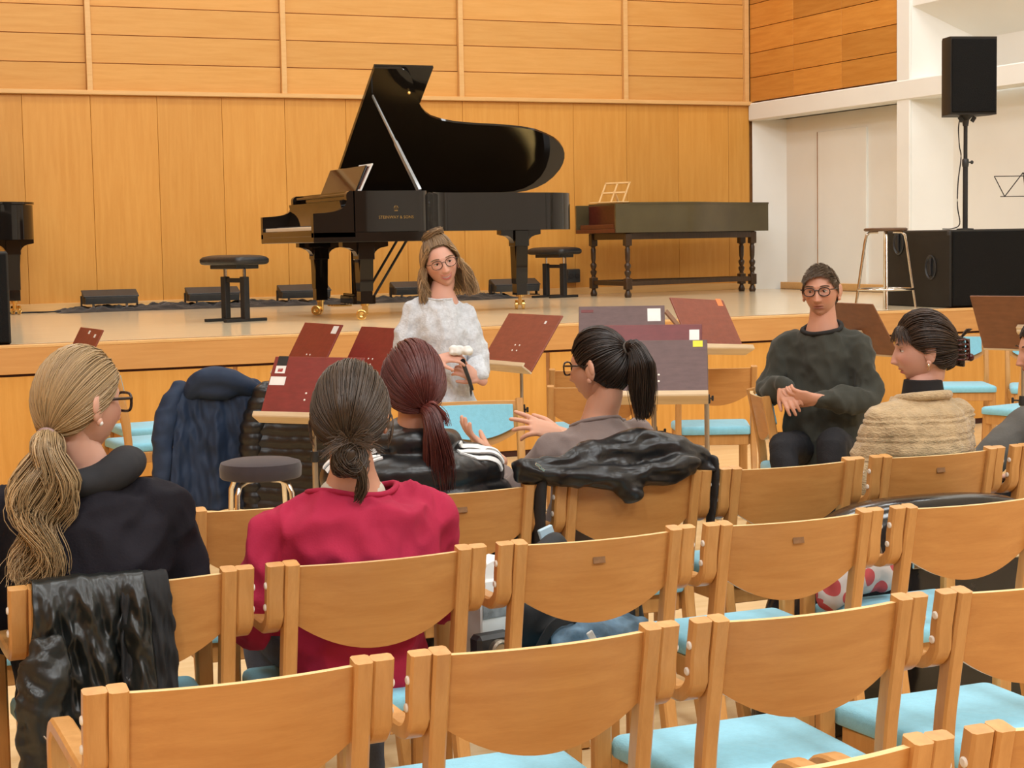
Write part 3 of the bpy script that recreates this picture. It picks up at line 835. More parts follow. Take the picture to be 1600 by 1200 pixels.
def chain(mb, pts, rad, n=12, sub=3, flat=None):
    """rounded tapering tube through points; rad entries r or (rx, ry) (rx along X-ish side axis)"""
    P = [Vector(p) for p in pts]
    R = [(r, r) if not isinstance(r, (tuple, list)) else r for r in rad]
    pp = []; rr_ = []
    if len(P) == 2 or sub == 0:
        for i in range(len(P) - 1):
            for k in range(4):
                t = k / 4; pp.append(P[i].lerp(P[i + 1], t)); rr_.append((R[i][0] * (1 - t) + R[i + 1][0] * t, R[i][1] * (1 - t) + R[i + 1][1] * t))
        pp.append(P[-1]); rr_.append(R[-1])
    else:
        pp = catmull(P, sub)
        for i in range(len(P) - 1):
            for k in range(sub):
                t = k / sub; rr_.append((R[i][0] * (1 - t) + R[i + 1][0] * t, R[i][1] * (1 - t) + R[i + 1][1] * t))
        rr_.append(R[-1])
    # rounded ends
    d0 = (pp[0] - pp[1]).normalized(); d1 = (pp[-1] - pp[-2]).normalized()
    e0 = min(rr_[0]); e1 = min(rr_[-1])
    pre = [(pp[0] + d0 * e0 * a, c) for a, c in ((.98, .2), (.87, .5), (.5, .87))]
    post = [(pp[-1] + d1 * e1 * a, c) for a, c in ((.5, .87), (.87, .5), (.98, .2))]
    pts2 = [p for p, _ in pre] + pp + [p for p, _ in post]
    rad2 = [(rr_[0][0] * c, rr_[0][1] * c) for _, c in pre] + rr_ + [(rr_[-1][0] * c, rr_[-1][1] * c) for _, c in post]
    V = []; F = []
    ref = Vector(flat) if flat else None
    prev = None
    for i, p in enumerate(pts2):
        t = (pts2[min(i + 1, len(pts2) - 1)] - pts2[max(i - 1, 0)]).normalized()
        if ref is not None: a = (ref - t * ref.dot(t))
        else:
            a = prev - t * prev.dot(t) if prev is not None else t.orthogonal()
        if a.length < 1e-6: a = t.orthogonal()
        a.normalize(); prev = a; bb = t.cross(a)
        for k in range(n):
            g = 2 * PI * k / n
            V.append(p + a * rad2[i][0] * math.cos(g) + bb * rad2[i][1] * math.sin(g))
    m_ = len(pts2)
    for i in range(m_ - 1):
        for k in range(n): F.append([i * n + k, i * n + (k + 1) % n, (i + 1) * n + (k + 1) % n, (i + 1) * n + k])
    F.append(list(range(n))); F.append([(m_ - 1) * n + k for k in range(n)])
    mb.add(V, F)
def nz(x, y, z, s=0): return noise.noise((x + s * 17.3, y - s * 5.1, z + s * 3.7))

# ------------------------------------------------------------------ orchestra chairs
def ochair(label, loc, rz): return chair(label, loc, rz, False, None, 'stray chairs on the hall floor', 'orchestra_chair')
ochair('wooden chair with blue seat behind the blonde woman, nearer one', (1.70, 9.75, 0), math.radians(-84))
ochair('wooden chair with blue seat by the stage, farther left one', (1.86, 10.55, 0), math.radians(-88))
ochair('wooden chair with the navy hooded jacket over it', (2.12, 8.86, 0), math.radians(-10))
ochair('wooden chair wrapped in a black quilted jacket under the red desk', (2.52, 8.55, 0), math.radians(-40))
ochair('wooden chair with blue back pad facing us beside the standing woman', (2.995, 7.45, 0), math.radians(164))
ochair('wooden chair back with pale top edge, farther of two left of ponytail', (4.28, 8.86, 0), math.radians(-20))
ochair('wooden chair back with pale top edge, nearer of two left of ponytail', (3.80, 7.83, 0), math.radians(-22))
ochair('wooden chair with blue seat under the dark grey music desk', (4.93, 8.55, 0), math.radians(-24))
ochair('wooden chair on which the man in the sweatshirt sits', (4.27, 7.02, 0), math.radians(-112))
ochair('wooden chair with blue seat just behind the hair claw clip', (7.98, 10.35, 0), math.radians(150))
ochair('wooden chair with blue back pad at the right edge facing us', (8.40, 9.95, 0), math.radians(146))
ochair('wooden chair with blue seat right of the beige cardigan, below the other', (7.42, 8.62, 0), math.radians(105))

# ------------------------------------------------------------------ music stands
def deskmat(name, c, r=.38): return mat(name, c, r, vary=(14, .12, (1, 1, 3)), bump=(50, .06, (1, 1, 1)))
D_RED = deskmat('red_brown_lacquer', (.21, .028, .022)); D_BRN = deskmat('reddish_brown_lacquer', (.25, .062, .036)); D_GRY = deskmat('faded_purple_brown', (.125, .073, .072), .5)
D_BCK = deskmat('raw_brown_board', (.20, .080, .035), .5); D_WINE = deskmat('wine_red_lacquer', (.16, .03, .033))
LIPM = wood('pale_birch_lip', (.62, .46, .28), (.72, .56, .36), (1, 12, 12), 4, .45, .03)
STICKW = mat('white_sticker', (.8, .8, .78), .5, vary=(30, .03, (1, 1, 1))); STICKY = mat('yellow_sticker', (.75, .72, .04), .5, vary=(30, .05, (1, 1, 1))); STICKR = mat('red_print', (.6, .04, .03), .5, vary=(30, .05, (1, 1, 1)))
STICKO = mat('orange_sticker', (.9, .25, .08), .5, vary=(30, .05, (1, 1, 1)))
MSH = {}
def mstand(label, c, yaw, tilt, dm, stick=(), bolts=True, w_=.49, h_=.335, roll=0, lip=True):
    """c = desk centre (x,y,z); yaw clockwise degrees of the direction the top leans to"""
    t = thing('music_stand', label, 'music stand', (c[0], c[1], 0), math.radians(-yaw), 'wooden music stands')
    T = Matrix.Translation((0, 0, c[2])) @ Matrix.Rotation(math.radians(roll), 4, 'Y') @ Matrix.Rotation(-math.radians(tilt), 4, 'X')
    def put(nm, key, mk, m, par, loc=(0, 0, 0)):
        if key not in MSH: MSH[key] = mk().mesh(nm, m)
        o = link(nm, MSH[key], par)
        return o
    d = link('desk_board', MB().box((0, 0, 0), (w_, .010, h_), .003).mesh('desk_board', dm), t); d.matrix_local = T
    if lip:
        l = MB(); l.box((0, -.030, -h_ / 2 - .006), (w_, .075, .012), .003); l.box((0, -.064, -h_ / 2 + .004), (w_, .010, .026), .003)
        l.build('lip', LIPM, d)
    if bolts:
        for x in (-.022, .022):
            for z in (-.055, -.090):
                q = put('bolt', 'bolt', lambda: MB().lathe([(0, 0), (.0055, 0), (.0045, .002), (0, .003)], 10, R=rx3(PI / 2)), CAP, d); q.location = (x, -.005, z + .03)
    for (x, z, sx, sz, m) in stick:
        b = MB(); b.box((x * w_ / 2, -.0056, z * h_ / 2), (sx, .0012, sz), .0003); b.build('sticker', m, d, 0)
    # tilt bracket behind, pole, star base
    b = MB(); b.box((0, .02, -.03), (.07, .03, .05), .004); b.tube([(-.03, .035, -.03), (.03, .035, -.03)], .011, 10); b.build('bracket', LIPM if 'back' in label else STEEL, d)
    pb = T @ Vector((0, .035, -.04))
    b = MB(); b.tube([(pb.x, pb.y, .10), (pb.x, pb.y, c[2] * .62)], .014, 12); b.build('lower_pole', STEEL, t)
    b = MB(); b.tube([(pb.x, pb.y, c[2] * .5), (pb.x, pb.y, pb.z)], .0095, 12); b.build('upper_pole', STEEL, t)
    b = MB(); b.lathe([(0, 0), (.02, 0), (.022, .015), (.018, .05), (0, .05)], 12, (pb.x, pb.y, c[2] * .60)); b.tube([(pb.x, pb.y, c[2] * .60 + .025), (pb.x + .05, pb.y, c[2] * .60 + .025)], .005, 6); b.box((pb.x + .055, pb.y, c[2] * .60 + .025), (.012, .012, .03), .003); b.build('height_clamp', BLACK, t)
    b = MB(); b.lathe([(0, .02), (.034, .02), (.036, .06), (.018, .11), (0, .11)], 14, (pb.x, pb.y, 0)); b.build('hub', STEEL, t)
    for k in range(5):
        a = k * 2 * PI / 5 + .3
        e = (pb.x + .24 * math.cos(a), pb.y + .24 * math.sin(a), .026)
        b = MB(); b.rail([(pb.x, pb.y, .055), e], .022, .014); lg = b.build('foot_arm', STEEL, t)
        b = MB(); b.lathe([(0, 0), (.011, 0), (.011, .03), (0, .03)], 10, (e[0], e[1], 0)); b.build('rubber_foot', BLACK, lg)
    return t
mstand('reddish music stand peeking above the blonde hair at far left', (1.55, 9.65, .97), 84, 28, D_BRN, ((0, .85, .03, .02, STICKW), (.6, .75, .03, .02, STICKW)), w_=.44)
mstand('red music stand with a white corner sticker, left of the standing woman', (2.95, 9.92, .924), 80, 30, D_RED, ((.75, .80, .066, .05, STICKW),), w_=.49, h_=.37)
mstand('plain red music stand right behind the standing woman sleeve', (3.19, 9.48, .913), 76, 30, D_RED, (), w_=.50, h_=.36)
mstand('large red music stand with two white stickers near the round stool', (2.345, 7.885, .875), 47, 30, D_RED, ((-.80, .58, .055, .040, STICKW), (-.80, .22, .085, .045, STICKW), (-.80, .56, .028, .018, STICKR), (-.80, .86, .055, .05, BLACK)))
mstand('brown music stand standing alone just right of the woman in white', (3.82, 8.79, .9985), 80, 36, D_BRN, ((.55, .72, .018, .018, STICKW),), w_=.535, h_=.365)
mstand('dark music stand with white label, farthest of the three stacked ones', (4.98, 9.83, .972), 27, 34, D_GRY, ((.75, .62, .084, .095, STICKW), (-.8, .80, .078, .02, D_WINE)), w_=.55, h_=.375)
mstand('wine red music stand with white label between two dark ones', (3.89, 7.355, 1.005), 30, 34, D_WINE, ((.84, .55, .048, .082, STICKW),), w_=.475, h_=.325)
mstand('dark music stand with yellow sticker in front of the ponytail woman', (3.70, 6.985, .955), 29, 38, D_GRY, ((.82, .86, .045, .034, STICKY),))
mstand('brown music stand tilted sideways with orange sticker, right of the dark ones', (4.735, 8.30, 1.075), -24, 30, D_BRN, ((.80, .90, .05, .045, STICKO),), bolts=False, roll=4)
mstand('folded brown music stand half hidden behind the tilted one', (4.93, 9.0, 1.045), -60, 40, D_BCK, (), False, w_=.40, h_=.22)
mstand('brown music stand seen from the back behind the man', (5.50, 7.98, 1.045), -92, 32, D_BCK, (), False)
mstand('brown music stand seen from the back at the right edge', (6.02, 7.24, 1.085), -118, 32, D_BCK, (), False, w_=.52)

# ------------------------------------------------------------------ round stool
DKFAB = mat('dark_plum_fabric', (.030, .021, .026), .85, sheen=.2, vary=(30, .1, (1, 1, 1)))
t = thing('round_stool', 'round stool with dark cushion and chrome legs beside crimson top', 'stool', (1.925, 7.28, 0), .3)
b = MB(); b.lathe([(0, .555), (.17, .555), (.176, .562), (.178, .60), (.172, .622), (.14, .632), (0, .635)], 36); b.build('cushion', DKFAB, t, 50)
for k in range(4):
    a = k * PI / 2 + .35; c_, s_ = math.cos(a), math.sin(a)
    b = MB(); b.tube([(0, 0, .548), (.10 * c_, .10 * s_, .548), (.145 * c_, .145 * s_, .535), (.165 * c_, .165 * s_, .495), (.175 * c_, .175 * s_, .3), (.19 * c_, .19 * s_, 0)], .0115, 10, up=(s_, -c_, 0)); b.build('leg', CHROME, t, 60)
b = MB(); b.tube([(.176 * math.cos(2 * PI * i / 28), .176 * math.sin(2 * PI * i / 28), .22) for i in range(28)], .008, 8, closed=True); b.build('foot_ring', CHROME, t, 60)

# ------------------------------------------------------------------ garments on chairs
NAVY = mat('navy_softshell', (.020, .034, .068), .65, spec=.25, vary=(5, .2, (1, 1, 1)))
PUFF = mat('black_quilted_nylon', (.010, .010, .011), .34, vary=(10, .2, (1, 1, 1)), bump=(22, .25, (1, 1, 1)))
NYLON = mat('dark_grey_green_nylon', (.012, .0135, .0125), .36, vary=(6, .25, (1, 1, 1)), bump=(16, .4, (1, 1, 1)))
def drape(mb, x0, x1, ztop, zbot, yf, yb, prof, amp, freq, seed, taper=(1, 1), nxn=48, nzn=34, wr=.012):
    """cloth tent over a chair back: outer skin from bottom rear over the top to bottom front"""
    rows = []
    for j in range(2 * nzn + 1):
        v = j / nzn - 1          # -1 rear bottom .. 0 top .. 1 front bottom
        r = []
        for i in range(nxn + 1):
            s = i / nxn
            a = abs(v)
            z = ztop - (ztop - zbot) * a ** 1.15
            tp = taper[0] + (taper[1] - taper[0]) * a
            x = (x0 + x1) / 2 + (s - .5) * (x1 - x0) * tp
            y = (yb if v < 0 else yf) * min(1, a * 6) ** .5
            wv = amp * min(1, a * 2.2) * (math.sin(freq * s + seed + 1.5 * nz(s * 3, v * 1.2, seed)) + .8 * nz(s * 9, v * 2, seed))
            wv += wr * min(1, a * 3) * (nz(s * 14 + v * 3, v * 7, seed + 5) - abs(nz(s * 8 - v * 5, v * 5 + s * 4, seed + 9)))
            y += (wv if v > 0 else -wv) + (prof(a) if v < 0 else -prof(a) * -1) * (1 if v > 0 else -1)
            z += .008 * nz(s * 6, v, seed + 2)
            r.append((x, y, z))
        rows.append(r)
    mb.grid(rows)
def sheet(mb, name, m, parent, th=.006):
    o = mb.build(name, m, parent, 180)
    md = o.modifiers.new('thickness', 'SOLIDIFY'); md.thickness = th
    return o
# navy hooded jacket
t = thing('navy_jacket', 'navy hooded jacket hung over a chair left of the red desk', 'jacket', (2.12, 8.86, 0), math.radians(-12))
b = MB(); drape(b, -.24, .22, .855, .20, .10, -.075, lambda a: .06 * a, .024, 15, 1, (.80, 1.12), 90, 60, .018); sheet(b, 'jacket_body', NAVY, t)
for s in (-1, 1):
    b = MB(); chain(b, [(s * .19, -.03, .82), (s * .26, -.07, .70), (s * .285, -.09, .50), (s * .30, -.10, .30), (s * .30, -.10, .18)], [.055, .062, .058, .052, .045], flat=(0, 1, 0))
    me = remesh(b, .012, 4); displace(me, lambda c, n: .010 * nz(c[0] * 14, c[1] * 14, c[2] * 9) - .014 * abs(nz(c[0] * 12, c[1] * 12 + c[2] * 8, c[2] * 12, 5))); link('sleeve', finish(me, NAVY), t)
b = MB(); chain(b, [(-.13, -.05, .80), (-.08, -.08, .865), (.02, -.09, .875), (.12, -.08, .845), (.20, -.05, .80)], [(.05, .045), (.075, .06), (.085, .065), (.07, .055), (.045, .04)]); b.ell((.0, -.08, .82), (.13, .07, .06))
me = remesh(b, .011, 5); displace(me, lambda c, n: .008 * nz(c[0] * 13, c[1] * 13, c[2] * 16, 2)); link('hood', finish(me, NAVY), t)
b = MB(); b.tube(catmull([(.20, -.10, .82), (.235, -.11, .76), (.24, -.11, .70)], 4), .010, 8); b.build('zip', BLACK, t)
# black quilted jacket
t = thing('quilted_jacket', 'black quilted jacket hung on a chair behind the round stool', 'jacket', (2.52, 8.55, 0), math.radians(-38))
b = MB(); drape(b, -.26, .26, .86, .20, .11, -.085, lambda a: .05 * a + .011 * abs(math.sin(a * 34)), .006, 7, 3, (.85, 1.08), 36, 90, .003); sheet(b, 'jacket_body', PUFF, t)
for s in (-1, 1):
    b = MB(); chain(b, [(s * .21, -.05, .80), (s * .27, -.08, .62), (s * .28, -.09, .40), (s * .27, -.10, .22)], [.06, .065, .06, .05])
    me = remesh(b, .010, 3); displace(me, lambda c, n: .010 * abs(math.sin(c[2] * 52))); link('sleeve', finish(me, PUFF), t)
# dark nylon jacket on the blonde woman's chair
t = thing('hanging_jacket', 'dark thin jacket hanging over the chair back below the blonde ponytail', 'jacket', (.62, 3.84, 0), 0)
b = MB(); drape(b, -.125, .115, .842, .42, .045, -.030, lambda a: .012 + .05 * a, .016, 17, 5, (1.0, 1.2), 90, 70, .022); sheet(b, 'jacket_body', NYLON, t)
b = MB(); drape(b, .06, .175, .838, .47, .042, -.026, lambda a: .008 + .035 * a, .006, 9, 8, (.9, 1.15), 30, 40); sheet(b, 'lining', mat('black_wool_lining', (.010, .010, .011), .8, vary=(20, .2, (1, 1, 1))), t)
b = MB(); chain(b, [(-.10, -.075, .70), (-.13, -.10, .60), (-.135, -.10, .50), (-.12, -.10, .41)], [(.05, .03), (.055, .035), (.052, .035), (.04, .03)], flat=(1, 0, 0))
me = remesh(b, .009, 3); displace(me, lambda c, n: .016 * nz(c[0] * 26, c[1] * 26, c[2] * 20, 4) - .016 * abs(nz(c[0] * 18 + c[2] * 14, c[1] * 18, c[2] * 24, 7))); link('sleeve', finish(me, NYLON), t)
b = MB(); b.tube(catmull([(-.13, -.14, .53), (-.10, -.15, .49), (-.085, -.15, .46)], 5), .0018, 5); b.build('drawcord', STEEL, t)
# black coat bundled over the back of the ponytail woman's chair
t = thing('black_coat', 'shiny black coat bunched over the chair back behind the ponytail woman', 'coat', (2.44, 4.76, 0), 0)
b = MB()
chain(b, [(-.37, -.0, .865), (-.28, .0, .86), (-.12, .02, .885), (.05, .04, .905), (.18, .03, .885), (.29, .01, .835)], [(.04, .05), (.05, .055), (.06, .065), (.06, .07), (.055, .06), (.03, .03)])
chain(b, [(-.24, -.035, .84), (-.08, -.045, .83), (.08, -.045, .835), (.2, -.03, .845)], [(.035, .045), (.04, .055), (.04, .05), (.03, .04)])
chain(b, [(-.06, -.045, .82), (-.03, -.055, .785)], [.045, .04])
me = remesh(b, .008, 3)
displace(me, lambda c, n: .020 * nz(c[0] * 7 + c[2] * 6, c[1] * 12, c[2] * 14, 6) - .022 * abs(nz(c[0] * 9 + c[2] * 12, c[1] * 9, c[2] * 20 - c[0] * 6, 9)))
link('coat_body', finish(me, PUFF), t)
for s, x in ((-1, -.315), (1, .30)):
    b = MB(); chain(b, [(x * .98, .005, .86), (x * 1.0, .012, .78), (x * .985, .03, .66), (x * .97, .04, .52)], [(.024, .03), (.022, .04), (.020, .04), (.018, .03)] if s < 0 else [(.012, .03), (.010, .03), (.009, .028), (.008, .02)], flat=(1, 0, 0))
    me = remesh(b, .008, 2); link('hanging_sleeve', finish(me, BLACK), t)
b = MB()
for k in range(2): b.box((-.34 + .012 * k, -.048, .885 - .012 * k), (.022, .004, .008), .001, ry3(.6))
b.build('zip_pull', CHROME, t)

# ------------------------------------------------------------------ cases, bags and small things on the seats
t = thing('instrument_case', 'long black glossy instrument case lying between the rows at right', 'case', (3.38, 4.505, 0), math.radians(1))
b = MB(); rows = []
ns = 48
for j in range(ns + 1):
    s = -1 + 2 * j / ns
    e = max(.04, (1 - abs(s) ** 4)) ** .5
    top = .728 * (1 - .05 * (s + .1) ** 2) * (e if s < 0 else max(e, .3)); hy = .13 * max(e, .15)
    r = []
    for k in range(24):
        a = 2 * PI * k / 24
        cx, sx = math.cos(a), math.sin(a)
        r.append((s * .66, math.copysign(abs(cx) ** .6, cx) * hy, top / 2 + math.copysign(abs(sx) ** .5, sx) * top / 2))
    rows.append(r)
b.grid(rows, True); b.f += [tuple(range(24)), tuple(range(len(b.v) - 24, len(b.v)))]; b.m += [0, 0]
b.build('shell', mat('glossy_black_shell', (.013, .013, .014), .16, vary=(12, .3, (1, 1, 1)), bump=(30, .05, (1, 1, 1))), t, 60)
for x in (-.45, -.15, .25):
    b = MB(); b.box((x, -.132, .55), (.05, .014, .05), .004); b.build('latch', CHROME, t)
b = MB(); b.tube(catmull([(-.06, -.12, .42), (-.04, -.15, .43), (.04, -.15, .43), (.06, -.12, .42)], 4), .009, 8); b.build('handle', BLACK, t)
b = MB(); b.tube(catmull([(-.655, 0, .5), (-.70, -.02, .58), (-.72, -.02, .64), (-.69, 0, .66)], 4), .006, 8); b.build('strap_ring', CHROME, t)

DENIM = mat('washed_denim', (.14, .24, .34), .85, vary=(14, .5, (1, 1, 1)), bump=(80, .2, (1, 1, 1)))
BAGB = mat('black_bag_fabric', (.014, .015, .017), .7, vary=(20, .2, (1, 1, 1)))
t = thing('backpack', 'black backpack with strap on the seat right of crimson top', 'backpack', (1.93, 4.12, .478), .1)
b = MB(); chain(b, [(-.10, .05, .06), (-.05, .08, .17), (.0, .10, .24)], [(.10, .07), (.11, .075), (.07, .05)]); chain(b, [(.16, -.02, .05), (.17, .0, .11)], [(.06, .05), (.055, .045)])
b.ell((0, .05, .055), (.19, .11, .055))
me = remesh(b, .010, 3); displace(me, lambda c, n: .010 * nz(c[0] * 20, c[1] * 20, c[2] * 20)); link('bag_body', finish(me, BAGB), t)
b = MB(); b.rail(catmull([(-.14, -.06, .02), (-.10, -.07, .08), (-.03, -.07, .09), (.04, -.06, .04)], 5), .025, .006, up=(0, -1, .4)); b.build('strap', BAGB, t)
b = MB(); b.box((-.015, .11, .292), (.045, .012, .03), .003, ry3(-.3)); b.build('tag', mat('pale_blue_tag', (.45, .62, .72), .4, vary=(20, .05, (1, 1, 1))), t)
b = MB(); b.rail([(.155, -.075, .12), (.152, -.08, .07), (.15, -.08, .02)], .012, .004, up=(0, -1, 0)); b.build('key_chain', mat('aged_brass', (.25, .17, .08), .4, metal=.7, vary=(60, .4, (1, 1, 1))), t)
t = thing('denim_jacket', 'crumpled pale denim jacket beside the black backpack', 'jacket', (1.97, 4.02, .478), 0)
b = MB(); chain(b, [(-.10, .02, .03), (0, .0, .045), (.12, .02, .04)], [(.05, .035), (.06, .045), (.05, .03)])
me = remesh(b, .007, 2); displace(me, lambda c, n: .016 * nz(c[0] * 24, c[1] * 24, c[2] * 30, 3)); finish(me, DENIM); o = link('folded_cloth', me, t)
b = MB(); b.box((-.055, -.055, .05), (.018, .008, .05), .002, ry3(-.5)); b.build('pale_label', WHITE, t)
t = thing('cloth_bag', 'small red and white patterned cloth bag between two seats', 'bag', (2.90, 4.22, .478), .2)
def pattern():
    m = mat('red_white_print', (.7, .62, .58), .8)
    N = m.node_tree.nodes; L = m.node_tree.links
    v = N.new('ShaderNodeTexVoronoi'); v.inputs['Scale'].default_value = 14
    tc = N.new('ShaderNodeTexCoord'); L.new(tc.outputs['Object'], v.inputs['Vector'])
    cr = N.new('ShaderNodeValToRGB'); cr.color_ramp.interpolation = 'CONSTANT'
    cr.color_ramp.elements[0].color = (.42, .05, .05, 1); cr.color_ramp.elements[1].position = .42; cr.color_ramp.elements[1].color = (.48, .40, .36, 1)
    L.new(v.outputs['Distance'], cr.inputs[0]); L.new(cr.outputs[0], N['Principled BSDF'].inputs['Base Color'])
    return m
b = MB(); chain(b, [(-.12, 0, .03), (-.02, .02, .07), (.08, .02, .09), (.12, 0, .06)], [(.04, .03), (.06, .05), (.07, .06), (.05, .04)])
me = remesh(b, .008, 3); displace(me, lambda c, n: .012 * nz(c[0] * 18, c[1] * 18, c[2] * 18, 5)); link('bag_body', finish(me, pattern()), t)
b = MB(); b.tube(catmull([(.02, 0, .12), (.04, 0, .17), (.08, 0, .17), (.10, 0, .12)], 5), .010, 8); b.build('handle', mat('brown_fur_trim', (.16, .10, .06), .9, vary=(40, .4, (1, 1, 1))), t)
t = thing('paper_box', 'white box with papers standing on the seat gap beside crimson top', 'box', (1.70, 4.16, .478), .25)
b = MB(); b.box((0, 0, .10), (.10, .08, .20), .004); b.build('carton', WHITE, t)
b = MB(); b.box((.0, -.042, .13), (.09, .002, .06), .0004); b.build('printed_band', mat('grey_print', (.22, .24, .25), .5, vary=(40, .4, (1, 1, 1))), t)
b = MB(); b.prism([(-.05, .20), (.05, .20), (.03, .255), (-.04, .235)], -.03, .03, 'y'); b.build('open_flap', WHITE, t)
t = thing('camera_body', 'small dark camera with round lens below the white box', 'camera', (1.645, 4.0, .478), .2)
b = MB(); b.box((0, 0, .045), (.11, .05, .09), .010); b.build('housing', BLACKPL, t)
b = MB(); b.lathe([(0, 0), (.028, 0), (.03, .02), (.024, .024), (.018, .018), (0, .018)], 20, (0, -.025, .05), rx3(PI / 2)); b.build('lens', STEEL, t)

# ------------------------------------------------------------------ people
def pigmat(name, rough, spec=.4, sss=0, bump=None, coat=0):
    m = mat(name, (.5, .5, .5), rough, spec=spec, bump=bump, coat=coat)
    N = m.node_tree.nodes; L = m.node_tree.links
    a = N.new('ShaderNodeAttribute'); a.attribute_name = 'pig'
    L.new(a.outputs['Color'], N['Principled BSDF'].inputs['Base Color'])
    if sss:
        N['Principled BSDF'].inputs['Subsurface Weight'].default_value = sss
        N['Principled BSDF'].inputs['Subsurface Scale'].default_value = .006
        N['Principled BSDF'].inputs['Subsurface Radius'].default_value = (1, .35, .2)
    return m
SKINM = pigmat('skin', .45, .35, .15)
HAIRM = pigmat('hair', .38, .5)
EYEW = mat('eye_white', (.75, .70, .66), .2, vary=(30, .02, (1, 1, 1)))
IRIS = mat('dark_iris', (.045, .025, .015), .1, vary=(80, .2, (1, 1, 1)))
GLASSF = mat('dark_spectacle_frame', (.022, .012, .010), .25, vary=(20, .2, (1, 1, 1)))
LENS = mat('spectacle_lens', (1, 1, 1), .02, trans=1.0); LENS.node_tree.nodes['Principled BSDF'].inputs['IOR'].default_value = 1.08
def set_pig(me, cols):
    at = me.color_attributes.new('pig', 'FLOAT_COLOR', 'POINT')
    at.data.foreach_set('color', np.asarray(cols, dtype=np.float32).ravel())
def G(x, s): return np.exp(-(x / s) ** 2)
def head_geo(nu, nv, skin, lip, smile=0., male=False):
    ph = -PI / 2 + PI * np.arange(nv + 1) / nv
    th = 2 * PI * np.arange(nu) / nu
    PH, T_ = np.meshgrid(ph, th, indexing='ij')
    dx = np.cos(PH) * np.cos(T_); dy = np.cos(PH) * np.sin(T_); dz = np.sin(PH)
    X = .0735 * dx; Y = .094 * dy; Z = .114 * dz
    k = np.clip(-Z / .114, 0, 1)
    X = X * (1 - (.24 if male else .32) * k ** 1.7)
    X = X * (1 + .03 * G(Z - .03, .05))
    fr = np.clip(dy * 1.6, 0, 1)
    bk = np.clip(-dy * 3, 0, 1)
    sm = np.clip((-.02 - Z) / .09, 0, 1); sm = sm * sm * (3 - 2 * sm)
    Y = Y * (1 - bk * .55 * sm)
    Y = Y - fr * .006 * np.clip((Z - .05) / .06, 0, 1) ** 2
    ax = np.abs(X)
    # flat cheeks, jaw line
    Y = Y + fr * .007 * G(ax - .036, .02) * G(Z + .022, .022)
    t = np.clip((.018 - Z) / .054, 0, 1)
    nose = np.where(Z > -.036, t ** 1.15, np.exp(-((Z + .036) / .008) ** 2))
    nose = nose * (Z < .03)
    Y = Y + fr * (.027 if male else .023) * nose * G(X, .0085 + .004 * t)
    Y = Y + fr * .007 * G(ax - .0115, .006) * G(Z + .034, .007)
    Y = Y - fr * .0125 * G(ax - .031, .0155) * G(Z - .008, .0115)
    Y = Y + fr * (.0055 if male else .003) * G(ax - .028, .022) * G(Z - .027, .007)
    zc = -.064 + smile * .010 * np.clip(ax / .022, 0, 1.6) ** 2
    wl = .022 + .006 * smile
    inm = np.clip(1.25 - (ax / wl) ** 2, 0, 1)
    Y = Y + fr * inm * (.0055 * G(Z - zc - .005, .0045) + .0065 * G(Z - zc + .0065, .0055) - .006 * G(Z - zc, .0022 + .002 * smile))
    Y = Y - fr * .004 * G(X, .02) * G(Z + .080, .006)
    Y = Y + fr * (.011 if male else .008) * G(X, .02) * G(Z + .100, .013)
    V = np.stack([X, Y, Z], -1).reshape(-1, 3)
    col = np.ones((nv + 1, nu, 4), np.float32); col[..., :3] = skin
    def mixc(w_, c): col[..., :3] = col[..., :3] * (1 - w_[..., None]) + np.array(c) * w_[..., None]
    mixc(.35 * fr * G(ax - .042, .02) * G(Z + .025, .02), (skin[0], skin[1] * .62, skin[2] * .58))
    mixc(.3 * fr * G(X, .014) * G(Z + .03, .012), (skin[0], skin[1] * .68, skin[2] * .6))
    mixc(.22 * fr * G(ax - .031, .02) * G(Z - .006, .014), (skin[0] * .6, skin[1] * .45, skin[2] * .4))
    lm = fr * np.clip(inm * 1.4, 0, 1) * np.clip(G(Z - zc - .0045, .0045) + G(Z - zc + .0065, .0055), 0, 1)
    mixc(lm, lip)
    if smile > .4:
        mixc(fr * np.clip(1.1 - (ax / (wl * .85)) ** 2, 0, 1) * G(Z - zc - .001, .0032), (.80, .74, .68))
    mixc(.8 * fr * inm * G(Z - zc + (.0032 if smile > .4 else 0), .0013), (.12, .03, .025))
    if male: mixc(.22 * fr * np.clip((-.045 - Z) / .02, 0, 1), (.25, .17, .13))
    F = []
    for j in range(nv):
        a = np.arange(nu) + j * nu; bq = (np.arange(nu) + 1) % nu + j * nu
        F += list(zip(a.tolist(), bq.tolist(), (bq + nu).tolist(), (a + nu).tolist()))
    return V, F, col.reshape(-1, 4)
class Skin:
    """collects skin pieces with pigment into one body mesh"""
    def __init__(s, skin): s.mb = MB(); s.c = []; s.skin = skin
    def add(s, V, F, col=None):
        s.mb.add(V, F)
        s.c += (col.tolist() if col is not None else [[*s.skin, 1]] * len(V))
    def mb_add(s, mb): s.add(mb.v, mb.f)
    def me_add(s, me):
        s.add([tuple(v.co) for v in me.vertices], [tuple(p.vertices) for p in me.polygons]); bpy.data.meshes.remove(me)
    def build(s, parent):
        me = s.mb.mesh('body', SKINM, 180, True)
        set_pig(me, s.c); return link('body', me, parent)
